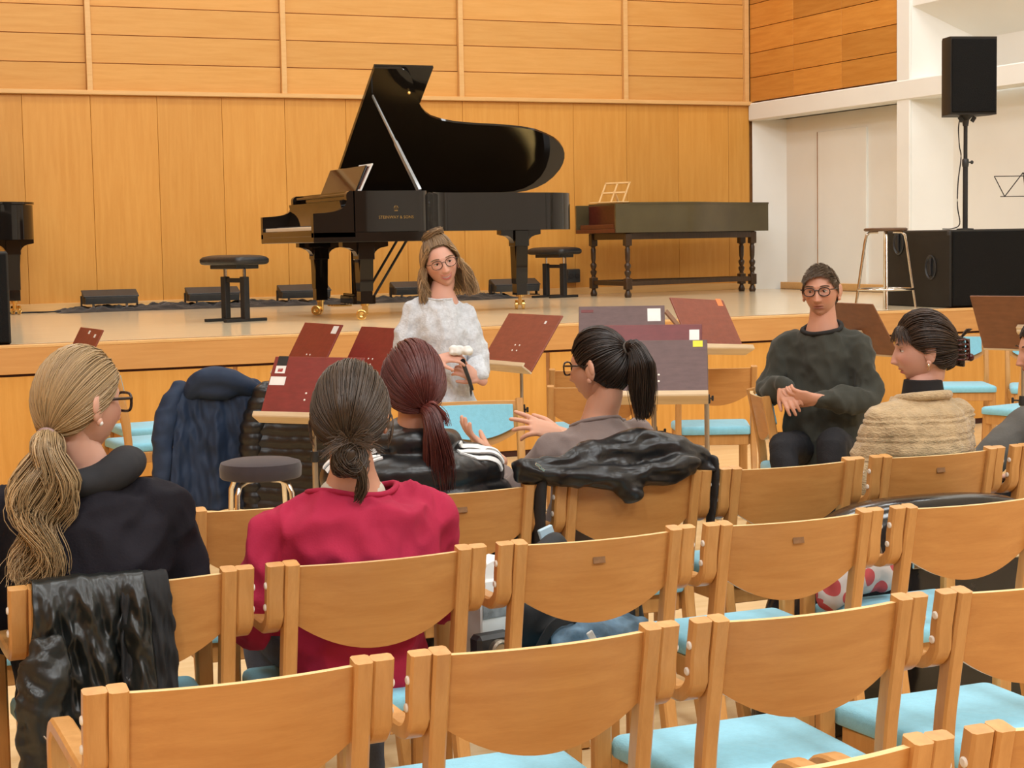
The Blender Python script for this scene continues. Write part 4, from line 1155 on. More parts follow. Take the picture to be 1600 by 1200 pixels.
def hand(wrist, d, n, side, curl, thumb=(.5, .3), sc=1.0, spread=.12, voxel=.0042):
    """d finger direction, n palm normal (towards palm side), side +1/-1 places the thumb along d x n"""
    d = Vector(d).normalized(); n = Vector(n); n = (n - d * n.dot(d)).normalized(); s = d.cross(n) * side
    W = Vector(wrist); mb = MB()
    chain(mb, [W - d * .03 * sc, W + d * .02 * sc, W + d * .055 * sc, W + d * .088 * sc], [(.026 * sc, .020 * sc), (.029 * sc, .018 * sc), (.040 * sc, .015 * sc), (.040 * sc, .0115 * sc)], flat=s)
    L = (.072, .080, .074, .058)
    for i in range(4):
        off = (.030 - .020 * i) * sc
        p = W + d * (.086 - .004 * abs(i - 1)) * sc + s * off
        dd = (d + s * spread * (1.2 - .8 * i)).normalized()
        cu = curl[i] if isinstance(curl, (tuple, list)) else curl
        ang = [.5 * cu, 1.0 * cu, .7 * cu]; seg = [.45, .31, .24]
        pts = [p - dd * .012 * sc]; q = p; a = 0
        for k in range(3):
            a += ang[k]
            v = dd * math.cos(a) + n * math.sin(a)
            q = q + v * L[i] * seg[k] * sc; 
            if k == 0: pts.append(p)
            pts.append(q)
        chain(mb, pts, [.0095 * sc, .0095 * sc, .0088 * sc, .0080 * sc, .0068 * sc], n=10, sub=3)
    p = W + d * .022 * sc + s * .026 * sc
    v1 = (d * .75 + s * thumb[0] * 1.3 + n * thumb[1]).normalized(); v2 = (v1 + d * .35 - s * .15 + n * thumb[1] * .5).normalized()
    chain(mb, [p - v1 * .01 * sc, p + v1 * .035 * sc, p + v1 * .04 * sc + v2 * .022 * sc, p + v1 * .04 * sc + v2 * .045 * sc], [.014 * sc, .0115 * sc, .0098 * sc, .0075 * sc], n=10)
    return remesh(mb, voxel, 2, .4)
REFS = [np.array(q) / np.linalg.norm(q) for q in ((.31, .52, .79), (1, .1, 0), (0, 1, .1), (.1, 0, 1), (-.6, .6, .4), (.6, -.5, .6))]
def strand_mesh(name, strands, parent, mat_=None):
    """strands: list of (points Nx3 array, r0, r1, colour)"""
    V = []; F = []; C = []; n0 = 0
    for pts, ra, rb, c in strands:
        P = np.asarray(pts); m = len(P)
        t = np.gradient(P, axis=0); t /= np.linalg.norm(t, axis=1)[:, None] + 1e-9
        ref = min(REFS, key=lambda q: np.abs(t @ q).max()); a = np.cross(t, ref); a /= np.linalg.norm(a, axis=1)[:, None] + 1e-9
        bb = np.cross(t, a)
        r = (ra + (rb - ra) * np.linspace(0, 1, m) ** 2)[:, None]
        ring = [P + r * (a * math.cos(g) + bb * math.sin(g)) for g in (0, 2.094, 4.189)]
        V.append(np.stack(ring, 1).reshape(-1, 3))
        for i in range(m - 1):
            o = n0 + 3 * i
            F += [(o, o + 1, o + 4, o + 3), (o + 1, o + 2, o + 5, o + 4), (o + 2, o, o + 3, o + 5)]
        C.append(np.tile(np.array([*c, 1.]), (3 * m, 1))); n0 += 3 * m
    me = bpy.data.meshes.new(name)
    me.from_pydata(np.concatenate(V).tolist(), [], F)
    me.materials.append(mat_ or HAIRM)
    me.polygons.foreach_set('use_smooth', [True] * len(me.polygons)); me.update()
    set_pig(me, np.concatenate(C))
    return link(name, me, parent)
HR = np.array([.0775, .0985, .118])
def hline(a):
    """lowest hair direction-z at angle a from the face (0) to the nape (pi)"""
    return np.interp(abs(a), [0, .5, .9, 1.25, 1.5, 1.75, 2.2, PI], [.56, .54, .36, .10, -.02, -.30, -.52, -.62])
def hdir(a, z):
    c = math.sqrt(max(0, 1 - z * z)); return np.array([c * math.sin(a), c * math.cos(a), z])
def hsurf(d, e): 
    k = np.clip(-d[2], 0, 1)
    return d * (HR + e) * np.array([1 - .12 * k, 1 - .12 * k, 1])
def slerp(p, q, t):
    w_ = math.acos(max(-1, min(1, float(p @ q))))
    if w_ < 1e-4: return p
    return (math.sin((1 - t) * w_) * p + math.sin(t * w_) * q) / math.sin(w_)
def vcol(c, rng, v=.25):
    k = 1 + rng.uniform(-v, v); return tuple(min(1, x * k) for x in c)
def scalp(mb_cols, Mh, col, parent, e=.003, low=0.0, front=0.0):
    b = MB(); rows = []
    nA, nT = 56, 16
    for j in range(nT + 1):
        r = []
        for i in range(nA):
            a = -PI + 2 * PI * i / nA
            z0 = hline(a) - low + (front if abs(a) < 1.0 else 0)
            z = z0 + (.999 - z0) * j / nT
            p = hsurf(hdir(a, z), e * .4 + .0015 * min(1, j / 4))
            r.append(Mh @ Vector(p))
        rows.append(r)
    b.grid(rows, True)
    me = b.mesh('hair_cap', HAIRM, 180)
    set_pig(me, np.tile(np.array([*[x * .85 for x in col], 1.]), (len(me.vertices), 1)))
    return link('hair_cap', me, parent)
def tied_hair(Mh, tie, col, rng, n=1100, e=.010, puff=.006, hl=0.0, v=.25, r=.0016):
    """strands from the hairline and crown gathered to the tie direction"""
    out = []; tie = np.array(tie, float); tie /= np.linalg.norm(tie)
    while len(out) < n:
        a = rng.uniform(-PI, PI); z0 = hline(a) - hl
        z = z0 + (1 - z0) * rng.random() ** 1.1
        d = hdir(a, min(z, .999))
        if d @ tie > .985: continue
        f = rng.random(); pts = []
        for i in range(11):
            t = i / 10
            q = slerp(d, tie, t)
            ee = e * min(1, .45 + 3 * t) * (.5 + .6 * f) + puff * math.sin(PI * t) * f
            if t > .85: ee *= 1 - .4 * (t - .85) / .15
            pts.append(Mh @ Vector(hsurf(q, ee)))
        out.append((np.array(pts), r, r * .8, vcol(col, rng, v)))
    return out
def tail(base, guide, rad, col, rng, n=350, wave=(0, 1), v=.3, r=.0016, tip=.2, frizz=.004):
    """bundle of strands along a guide curve; rad: bundle radius at guide points"""
    G_ = np.array([tuple(p) for p in catmull(guide, 6)]) + np.array(base)
    m = len(G_); R_ = np.interp(np.linspace(0, 1, m), np.linspace(0, 1, len(rad)), rad)
    t = np.gradient(G_, axis=0); t /= np.linalg.norm(t, axis=1)[:, None]
    a = np.cross(t, [0, 1, .05]); a /= np.linalg.norm(a, axis=1)[:, None]; b_ = np.cross(t, a)
    out = []
    for _ in range(n):
        rr_ = math.sqrt(rng.random()); an = rng.uniform(0, 2 * PI); cut = int(m * (1 - tip * rng.random() ** 1.5))
        ph = rng.uniform(0, 1.2) + round(an * 1.3); s = np.linspace(0, 1, m)
        wv = wave[0] * np.minimum(1, s * 2.5) * np.sin(wave[1] * s * 2 * PI + ph)
        wv2 = wave[0] * .7 * np.minimum(1, s * 2.5) * np.cos(wave[1] * .8 * s * 2 * PI + ph * 1.7)
        P = G_ + a * (rr_ * R_ * math.cos(an) + wv)[:, None] + b_ * (rr_ * R_ * math.sin(an) + wv2)[:, None]
        P += frizz * (s[:, None] ** 1.5) * rng.normal(size=3)
        out.append((P[:max(cut, 6)], r, r * .45, vcol(col, rng, v)))
    return out
def spectacles(Mh, parent, z=.004, w_=.054, h=.040, y=.098, dark=GLASSF, round_=2.6, rim=.0022):
    b = MB()
    for s in (-1, 1):
        P = []
        for i in range(28):
            a = 2 * PI * i / 28; c, q = math.cos(a), math.sin(a)
            x = s * .034 + math.copysign(abs(c) ** (2 / round_), c) * w_ / 2; zz = z + math.copysign(abs(q) ** (2 / round_), q) * h / 2
            P.append(Mh @ Vector((x, y - .10 * max(0, abs(x) - .03) , zz)))
        b.tube(P, rim, 6, closed=True)
        b.tube([Mh @ Vector((s * .061, y - .004, z + .010)), Mh @ Vector((s * .074, y - .012, z + .010)), Mh @ Vector((s * .079, .02, z + .008)), Mh @ Vector((s * .080, -.012, z + .002)), Mh @ Vector((s * .077, -.03, z - .02))], rim * 1.1, 6)
    b.tube([Mh @ Vector((-.009, y + .001, z + .006)), Mh @ Vector((0, y + .003, z + .009)), Mh @ Vector((.009, y + .001, z + .006))], rim, 6)
    g = b.build('spectacles', dark, parent, 60)
    for s in (-1, 1):
        b = MB(); P = []
        for i in range(20):
            a = 2 * PI * i / 20; c, q = math.cos(a), math.sin(a)
            x = s * .034 + math.copysign(abs(c) ** (2 / round_), c) * w_ / 2; zz = z + math.copysign(abs(q) ** (2 / round_), q) * h / 2
            P.append((x, y - .10 * max(0, abs(x) - .03), zz))
        b.add([Mh @ Vector(p) for p in P] + [Mh @ Vector((p[0], p[1] - .0012, p[2])) for p in P], [list(range(20)), list(range(39, 19, -1))] + [[i, (i + 1) % 20, 20 + (i + 1) % 20, 20 + i] for i in range(20)])
        b.build('lens', LENS, g, 30)
    return g
def person(label, loc, yaw, S):
    """S: pose and looks, metres, local axes: +Y ahead, +X the person's right"""
    t = thing('person', label, 'person', loc, math.radians(-yaw))
    rng = np.random.default_rng(S.get('seed', 1))
    skin = S.get('skin', (.62, .33, .225))
    hp = Vector(S['head']); hy, hpi, hro = [math.radians(a) for a in S.get('hrot', (0, 0, 0))]
    Mh = Matrix.Translation(hp) @ Matrix.Rotation(-hy, 4, 'Z') @ Matrix.Rotation(hpi, 4, 'X') @ Matrix.Rotation(hro, 4, 'Y') @ Matrix.Scale(S.get('hscale', 1), 4)
    t_Mh = Mh
    sk = Skin(skin)
    nu, nv = (150, 112) if S.get('face') else (84, 64)
    V, F, col = head_geo(nu, nv, skin, S.get('lip', (.45, .12, .10)), S.get('smile', 0), S.get('male', False))
    sk.add([tuple(Mh @ Vector(v)) for v in V], F, col)
    for s in (-1, 1):
        b = MB(); R = Mh.to_3x3().normalized() @ rz3(s * .35) @ rx3(-.15)
        b.ell(Mh @ Vector((s * .0795, -.012, -.006)), (.010, .020, .032), R, 16, 12); b.ell(Mh @ Vector((s * .081, -.008, -.036)), (.007, .009, .010), R, 10, 8)
        b.ell(Mh @ Vector((s * .086, -.020, .004)), (.007, .014, .026), R, 12, 8)
        sk.mb_add(b)
    if S.get('face'):
        for s in (-1, 1):
            b = MB(); b.ell(Mh @ Vector((s * .031, .0665, .0135)), (.0150, .0140, .0085), Mh.to_3x3().normalized() @ rx3(-.35), 16, 10); b.ell(Mh @ Vector((s * .031, .0660, .000)), (.0145, .0130, .0060), Mh.to_3x3().normalized() @ rx3(.3), 16, 10); sk.mb_add(b)
    nb = Vector(S['neck'])
    b = MB(); chain(b, [Mh @ Vector((0, -.020, -.045)), Mh @ Vector((0, -.022, -.085)), nb + Vector((0, .0, .02)), nb + Vector((0, 0, -.05))], [(.052, .055), (.050, .052), (.056, .056), (.085, .07)] if not S.get('male') else [(.058, .06), (.058, .06), (.064, .064), (.09, .075)], n=20, flat=(1, 0, 0)); sk.mb_add(b)
    # hidden trunk and limbs, so the figure is whole under its clothes
    b = MB()
    rings = S['torso']
    chain(b, [r[0] for r in rings], [(r[1] * .80, r[2] * .80) for r in rings], n=20, flat=(1, 0, 0))
    for sd in ('R', 'L'):
        chain(b, [nb + Vector((0, 0, -.06)), S['sh' + sd]], [.034, .032]); chain(b, [S['sh' + sd], S['el' + sd], S['wr' + sd]], [.032, .030, .024], sub=0)
        if 'hip' + sd in S:
            chain(b, [S['hip' + sd], S['kn' + sd], S['an' + sd]], [.05, .04, .032], sub=0)
    sk.me_add(remesh(b, .016, 2))
    for sd in ('R', 'L'):
        hs = S.get('hand' + sd)
        if hs: sk.me_add(hand(S['wr' + sd], hs['d'], hs['n'], hs.get('side', 1), hs.get('curl', .35), hs.get('thumb', (.5, .3)), hs.get('sc', .95), hs.get('spread', .12)))
    body = sk.build(t)
    if S.get('face'):
        for s in (-1, 1):
            b = MB(); b.ell(Mh @ Vector((s * .031, .0675, .008)), (.0128, .0128, .0118), Mh.to_3x3().normalized(), 18, 12); e = b.build('eye', EYEW, t, 180)
            lx, lz = S.get('look', (0, 0))
            b = MB(); b.ell(Mh @ Vector((s * .031 + lx, .0775, .008 + lz)), (.0058, .0042, .0058), Mh.to_3x3().normalized(), 14, 10); b.build('iris', IRIS, e, 180)
            # eyelid line and brow
            st = []
            for k in range(26):
                u = k / 25; x = s * (.014 + .034 * u); z = .028 + .006 * math.sin(u * 2.2) - .004 * u
                p0 = np.array([x, .0885 - .09 * max(0, abs(x) - .02) + (.004 if S.get('male') else .002), z]); dv = np.array([s * .010, -.001, .003 - .004 * u])
                for q in range(3): st.append((np.array([Mh @ Vector(p0 + dv * w__ + np.array([0, 0, .0016 * (q - 1)])) for w__ in (0, .5, 1)]), .0009, .0004, vcol([c * .8 for c in S['hair']], rng)))
            strand_mesh('eyebrow', st, t)
            b = MB(); b.tube([Mh @ Vector((s * (.019 + .024 * u), .0815 - .10 * max(0, abs(.019 + .024 * u) - .026) , .0085 + .0035 * math.sin(PI * min(1, u * .92 + .06)))) for u in [i / 8 for i in range(9)]], .0011, 5); b.build('eyelashes', GLASSF, t, 60)
    # upper garment
    b = MB(); E = S.get('ease', .012)
    chain(b, [r[0] for r in rings], [(r[1] + E, r[2] + E) for r in rings], n=24, flat=(1, 0, 0))
    ra = S.get('arm', (.062, .056, .048, .040))
    for sd in ('R', 'L'):
        sh = Vector(S['sh' + sd]); el = Vector(S['el' + sd]); wr = Vector(S['wr' + sd]); ce = S.get('cuff' + sd, S.get('cuff', .92))
        chain(b, [nb + Vector((0, 0, -.050)), nb.lerp(sh, .35) + Vector((0, 0, -.030)), nb.lerp(sh, .7) + Vector((0, 0, -.012)), sh], [(.042, .042), (.046, .048), (ra[0] * .86, ra[0] * .9), (ra[0], ra[0])])
        chain(b, [sh, sh.lerp(el, .5) + Vector(S.get('puff', (0, 0, 0))), el, el.lerp(wr, .5), el.lerp(wr, ce)], [ra[0], ra[1] + S.get('puffr', 0), ra[1], ra[2], ra[3]], sub=4)
    for q in S.get('extra', ()): chain(b, q[0], q[1], flat=q[2] if len(q) > 2 else None)
    me = remesh(b, S.get('vox', .009), S.get('smooth', 5))
    # cut the neck opening
    band = None
    if S.get('neckcut', True):
        bm = bmesh.new(); bm.from_mesh(me)
        cz = Vector(S.get('cutpoint', nb + Vector((0, 0, -.004)))); cn = Vector(S.get('cutnormal', (0, .25, 1))).normalized()
        vs = {v for v in bm.verts if (v.co - nb).length < S.get('cutr', .135)}
        fs_ = [q for q in bm.faces if all(v in vs for v in q.verts)]
        ge = list({e for q in fs_ for e in q.edges}) + fs_ + list({v for q in fs_ for v in q.verts})
        bmesh.ops.bisect_plane(bm, geom=ge, plane_co=cz, plane_no=cn, clear_outer=True)
        bm.to_mesh(me); bm.free()
    f = S.get('fold', .006); fs = S.get('foldscale', 9)
    sd_ = S.get('seed', 1)
    if S.get('foldfn'): displace(me, S['foldfn'])
    displace(me, lambda c, n: f * (nz(c[0] * fs, c[1] * fs, c[2] * fs * .55, sd_) - 1.3 * abs(nz(c[0] * fs * 1.3 + c[2] * 4, c[1] * fs * 1.3, c[2] * fs * .8 - c[0] * 5, sd_ + 4)) - .55 * abs(nz(c[0] * fs * 2.6 - c[2] * 7, c[1] * fs * 2.2, c[2] * fs * 1.6 + c[0] * 9, sd_ + 6)) + .4))
    top = link(S.get('topname', 'sweater'), finish(me, S['top']), t)
    bm = bmesh.new(); bm.from_mesh(me)
    rim_ = [v.co.copy() for v in bm.verts if any(e.is_boundary for e in v.link_edges)]; bm.free()
    if len(rim_) > 12:
        cc = sum(rim_, Vector()) / len(rim_); ang = {}
        for v in rim_: ang.setdefault(int((math.atan2(v.y - cc.y, v.x - cc.x) + PI) / (2 * PI) * 40) % 40, []).append(v)
        band = [sum(ang[k], Vector()) / len(ang[k]) for k in sorted(ang)]
        for _ in range(3): band = [(band[i - 1] + band[i] * 2 + band[(i + 1) % len(band)]) / 4 for i in range(len(band))]
    if band and S.get('band', True):
        b = MB(); b.tube(band, S.get('bandr', .007), 8, closed=True); b.build('neckband', S.get('bandmat', S['top']), t, 60)
    # trousers and shoes
    if 'hipR' in S:
        b = MB()
        h = (Vector(S['hipR']) + Vector(S['hipL'])) / 2
        hr_ = S.get('hipr', .165); b.ell(h, (hr_, .12 * hr_ / .165, .10), nu=20)
        for sd in ('R', 'L'):
            chain(b, [S['hip' + sd], Vector(S['hip' + sd]).lerp(Vector(S['kn' + sd]), .5), S['kn' + sd], Vector(S['kn' + sd]).lerp(Vector(S['an' + sd]), .5), S['an' + sd]], [.092 * hr_ / .165, .085 * hr_ / .165, .070, .062, .055], sub=4)
        me = remesh(b, .012, 4); displace(me, lambda c, n: .008 * nz(c[0] * 10, c[1] * 10, c[2] * 9, 3) - .006 * abs(nz(c[0] * 16, c[1] * 16, c[2] * 13, 8)))
        link('trousers', finish(me, S['legs']), t)
        for sd in ('R', 'L'):
            a = Vector(S['an' + sd]); fw = Vector(S.get('foot', (0, 1, 0)))
            b = MB(); chain(b, [Vector((a.x, a.y, .045)) - fw * .05, Vector((a.x, a.y, .05)) + fw * .04, Vector((a.x, a.y, .035)) + fw * .13, Vector((a.x, a.y, .03)) + fw * .17], [(.036, .042), (.042, .046), (.045, .032), (.036, .026)], flat=Vector((fw.y, -fw.x, 0)))
            b.box(Vector((a.x, a.y, .010)) + fw * .06, (.085, .27, .02), .008, rz3(math.atan2(-fw.x, fw.y))); b.build('shoe', BLACK, t, 60)
    t['tmp'] = 0; del t['tmp']
    return t, t_Mh, rng
def seated(w_=.165, zs=.905, zn=.985, lean=0, hips=.575, d=.115):
    return [((0, .02, hips - .06), .175, .14), ((0, .0, hips + .03), .168, .13), ((0, -.02 + lean * .3, hips + .13), .150, d), ((0, -.03 + lean * .6, zs - .10), w_ - .005, d + .002), ((0, -.02 + lean * .9, zs - .015), w_, d - .008), ((0, -.005 + lean, zs + .04), .115, .085), ((0, .0 + lean, zn), .066, .060)]
def hipset(kx=.11, ky=.42, kz=.53, az=.09, ay=.42): return dict(hipR=(.09, .03, .555), hipL=(-.09, .03, .555), knR=(kx, ky, kz), knL=(-kx, ky, kz), anR=(kx, ay, az), anL=(-kx, ay, az))
JEANS = mat('grey_blue_denim', (.10, .13, .20), .85, bump=(120, .2, (1, 1, 1)), vary=(10, .2, (1, 1, 1)))
BLKTR = mat('washed_black_denim', (.015, .015, .018), .8, spec=.25, bump=(120, .2, (1, 1, 1)), vary=(9, .3, (1, 1, 1)))
lap = dict(handR=dict(d=(-.6, .7, -.2), n=(-.2, 0, -1), side=-1), handL=dict(d=(.6, .7, -.2), n=(.2, 0, -1), side=1))

# --- blonde woman in dark hoodie, long low ponytail
NAVYH = mat('black_navy_jersey', (.012, .0105, .015), .85, spec=.2, vary=(8, .2, (1, 1, 1)), bump=(180, .12, (1, 1, 1)))
HOODG = mat('charcoal_hood', (.034, .034, .037), .9, spec=.2, vary=(8, .2, (1, 1, 1)))
S = dict(seed=3, head=(-.005, -.03, 1.205), hrot=(50, -4, 0), hscale=1.03, neck=(.0, -.03, 1.045), torso=seated(.178, .94, 1.045, -.02, d=.125), shR=(.178, -.02, .945), shL=(-.175, -.02, .945), elR=(.225, .06, .68), elL=(-.22, .06, .68), wrR=(.10, .28, .63), wrL=(-.10, .28, .63),
         hair=(.40, .27, .135), top=NAVYH, legs=BLKTR, ease=.016, fold=.024, foldscale=7, topname='hoodie', skin=(.66, .37, .27), arm=(.072, .066, .052, .042), **lap, **hipset())
P, Mh, rng = person('blonde woman in dark hoodie with glasses and a long wavy ponytail', (.655, 4.055, 0), 12, S)
c = S['hair']
scalp(None, Mh, c, P, .004)
st = tied_hair(Mh, (.14, -.88, -.50), c, rng, 1900, .012, .004, v=.22, r=.0015)
strand_mesh('swept_back_hair', st, P)
tp = Mh @ Vector(hsurf(np.array([.14, -.88, -.50]) / np.linalg.norm([.14, -.88, -.50]), .010))
pl = [tail(tp, [(0, 0, 0), (.0, -.030, -.03), (-.005, -.045, -.10), (-.018, -.045, -.18), (-.02, -.055, -.255), (-.035, -.055, -.33)], [.014, .036, .060, .058, .050, .042], c, rng, 700, (.017, 2.2), tip=.3, r=.0016, frizz=.008, v=.42)]
pl.append(tail(tp + Vector((-.01, -.01, 0)), [(0, 0, 0), (-.015, -.030, -.05), (-.03, -.045, -.16), (-.025, -.055, -.26), (-.05, -.06, -.35)], [.012, .03, .04, .036, .03], [x * 1.25 for x in c], rng, 300, (.022, 2.4), tip=.25, frizz=.01))
strand_mesh('ponytail', sum(pl, []), P)
b = MB(); R = Mh.to_3x3().normalized()
ax_ = Vector((-.02, -.06, -.05)).normalized(); uq = ax_.orthogonal().normalized(); vq = ax_.cross(uq)
b.tube([tp + ax_ * .012 + (uq * math.cos(2 * PI * i / 20) + vq * math.sin(2 * PI * i / 20)) * .019 for i in range(20)], .0075, 8, closed=True); b.build('hair_tie', mat('mauve_hair_tie', (.34, .22, .20), .8, vary=(60, .2, (1, 1, 1))), P, 60)
spectacles(Mh, P, .004, .056, .042, round_=3.2, rim=.0034)
b = MB(); b.ell(Mh @ Vector((.083, -.006, -.040)), (.006, .006, .006)); b.build('earring', WHITE, P, 180)
b = MB(); chain(b, [(.085, .06, 1.045), (.098, -.01, 1.06), (.065, -.070, 1.045), (-.01, -.09, 1.02), (-.085, -.06, 1.025), (-.10, .02, 1.03)], [(.036, .034), (.046, .044), (.048, .044), (.044, .036), (.038, .034), (.034, .034)])
me = remesh(b, .008, 4); displace(me, lambda q, n: .008 * nz(q[0] * 16, q[1] * 16, q[2] * 16)); link('hood', finish(me, HOODG), P)

# --- woman in the crimson top, loose low bun
CRIM = mat('crimson_cotton', (.40, .020, .060), .85, spec=.25, vary=(7, .08, (1, 1, 1)), bump=(200, .08, (1, 1, 1)))
S = dict(seed=5, head=(.0, -.03, 1.142), hrot=(22, -6, 0), hscale=1.03, neck=(.0, -.03, .985), torso=seated(.188, .895, .98, -.015, d=.125), shR=(.185, -.02, .872), shL=(-.185, -.02, .872), elR=(.235, .03, .655), elL=(-.25, .0, .650), wrR=(.12, .27, .62), wrL=(-.16, .22, .60), cuffL=.5,
         hair=(.060, .036, .020), top=CRIM, legs=JEANS, ease=.020, fold=.027, foldscale=7, topname='long_sleeved_top', skin=(.60, .31, .20), bandr=.008, arm=(.068, .067, .056, .046), cutnormal=(0, .10, 1), cutpoint=(0, -.03, .958), cutr=.15, **lap, **hipset(.13))
P, Mh, rng = person('woman in crimson top with brown hair in a loose low bun, seen from behind', (1.295, 4.05, 0), 4, S)
c = S['hair']; scalp(None, Mh, c, P, .004)
tie = np.array([.03, -.86, -.50]); tie /= np.linalg.norm(tie)
st = tied_hair(Mh, tie, c, rng, 2500, .013, .006, v=.4, r=.0015)
for k in range(60):    # a few lighter flyaway locks beside the ear
    s_ = 1 if k % 3 else -1
    a0 = s_ * (1.35 + .25 * rng.random()); p0 = hsurf(hdir(a0, .1), .012)
    pts = [p0 + np.array([s_ * .012 * math.sin(PI * u), -.02 * u, -.095 * u * (.6 + .4 * rng.random())]) for u in np.linspace(0, 1, 8)]
    st.append((np.array([Mh @ Vector(p) for p in pts]), .0011, .0005, vcol([x * 1.5 for x in c], rng)))
strand_mesh('swept_back_hair', st, P)
tp = Mh @ Vector(hsurf(tie, .012)); st = []
for k in range(420):    # bun: loops folded back on themselves
    an = rng.uniform(0, 2 * PI); rr_ = .036 * (.6 + .5 * rng.random()); tl = rng.uniform(-.6, .6); ce = np.array(tp) + np.array([.002, -.018, -.030]) + rng.normal(size=3) * .006
    u_ = np.array([math.cos(tl), math.sin(tl) * .6, .5 * math.sin(an)]); w2 = np.array([-.15, -.5 + .3 * math.sin(an), -1.0])
    pts = [ce + rr_ * (u_ * math.cos(q + an) + w2 * math.sin(q + an)) * np.array([1, .62, 1]) for q in np.linspace(0, 3.6, 12)]
    st.append((np.array(pts), .0016, .001, vcol(c, rng, .45)))
for k in range(150):   # spiky ends of the bun
    an = rng.uniform(-2.2, 2.2); ln = .045 + .04 * rng.random(); q0 = np.array(tp) + np.array([.002, -.02, .0])
    dv = np.array([math.sin(an), -.25, .35 + .5 * math.cos(an)]); dv /= np.linalg.norm(dv)
    st.append((np.array([q0 + dv * ln * u + np.array([0, 0, -.035 * u * u]) for u in np.linspace(0, 1, 7)]), .0014, .0005, vcol([x * 1.6 for x in c], rng, .5)))
st += tail(np.array(tp) + np.array([.012, -.025, -.04]), [(0, 0, 0), (.014, -.006, -.03), (.016, -.004, -.065), (.002, 0, -.10)], [.012, .016, .014, .006], c, rng, 150, (.003, 1))
strand_mesh('loose_bun', st, P)
b = MB(); b.ell(tp + Vector((.002, -.016, -.030)), (.022, .014, .026)); me = b.mesh('bun_core', HAIRM, 180); set_pig(me, np.tile([*[x * .7 for x in c], 1.], (len(me.vertices), 1))); link('bun_core', me, P)
b = MB(); chain(b, [(0, -.02, .86), (0, -.02, .900), (0, -.022, .930)], [(.11, .07), (.100, .074), (.090, .076)], n=28, flat=(1, 0, 0)); me = remesh(b, .008, 3); link('undershirt', finish(me, mat('off_white_jersey', (.62, .58, .48), .9, vary=(30, .05, (1, 1, 1)), bump=(150, .1, (1, 1, 1)))), P)

# --- red-haired woman in black puffer with white stripes
S = dict(seed=8, head=(.0, -.02, 1.125), hrot=(8, -3, 0), hscale=1.05, neck=(0, -.02, .955), torso=seated(.205, .865, .95, -.0, d=.15), shR=(.195, -.01, .855), shL=(-.195, -.01, .855), elR=(.28, .03, .64), elL=(-.28, .03, .64), wrR=(.13, .27, .62), wrL=(-.13, .27, .62),
         hair=(.12, .027, .021), top=PUFF, legs=BLKTR, ease=.03, fold=.006, foldscale=7, topname='puffer_jacket', arm=(.088, .085, .075, .055), foldfn=lambda q, n: .020 * abs(math.sin(q[2] * 30 + .4)) ** .6 - .014, neckcut=False,
         extra=(([(-.10, -.03, .94), (-.03, -.09, .945), (.06, -.085, .945), (.11, -.02, .94)], [.042, .048, .046, .04]),), **lap, **hipset())
P, Mh, rng = person('red-haired woman in a black puffer jacket with white shoulder stripes', (1.80, 4.985, 0), 6, S)
c = S['hair']; scalp(None, Mh, c, P, .006)
tie = np.array([.28, -.84, -.52]); tie /= np.linalg.norm(tie)
strand_mesh('swept_back_hair', tied_hair(Mh, tie, c, rng, 1900, .016, .004, .0, .22, .0016), P)
tp = Mh @ Vector(hsurf(tie, .012))
strand_mesh('ponytail', tail(tp, [(0, 0, 0), (.01, -.035, -.02), (.018, -.055, -.09), (.03, -.05, -.17), (.045, -.05, -.255)], [.016, .028, .040, .042, .028], [x * .85 for x in c], rng, 650, (.005, 1.3), tip=.3) + tail(tp, [(0, 0, .0), (.02, -.01, .012), (.05, 0, -.02), (.065, .0, -.06)], [.01, .018, .02, .012], [x * 1.6 for x in c], rng, 70, (.004, 1)), P)
from mathutils.bvhtree import BVHTree
jk = [o for o in P.children if o.name.startswith('puffer_jacket')][0]
bv = BVHTree.FromPolygons([v.co for v in jk.data.vertices], [tuple(p.vertices) for p in jk.data.polygons])
for s in (-1, 1):
    for k in range(3):
        path = []
        for i in range(17):
            u = i / 16; x = s * (.085 + .235 * u); y = -.055 + .028 * k + .012 * u
            org = Vector((x * 1.0 + s * .25, y - .22, 1.35)); tgt = Vector((x * .72, y, .80))
            h_ = bv.ray_cast(org, (tgt - org).normalized())
            if h_[0]: path.append((h_[0] + h_[1] * .002, h_[1]))
        if len(path) > 4:
            b = MB(); V = []; F = []
            for i, (p, n_) in enumerate(path):
                tt = (path[min(i + 1, len(path) - 1)][0] - path[max(i - 1, 0)][0]).normalized(); sd = tt.cross(n_).normalized()
                for w_, h2 in ((-.0075, -.006), (.0075, -.006), (.0075, .003), (-.0075, .003)): V.append(p + sd * w_ + n_ * h2)
            for i in range(len(path) - 1): F += [[4 * i + q, 4 * i + (q + 1) % 4, 4 * i + 4 + (q + 1) % 4, 4 * i + 4 + q] for q in range(4)]
            F += [[0, 1, 2, 3], [len(V) - 4 + q for q in range(4)]]
            b.add(V, F); b.build('white_stripe', WHITE, P, 40)

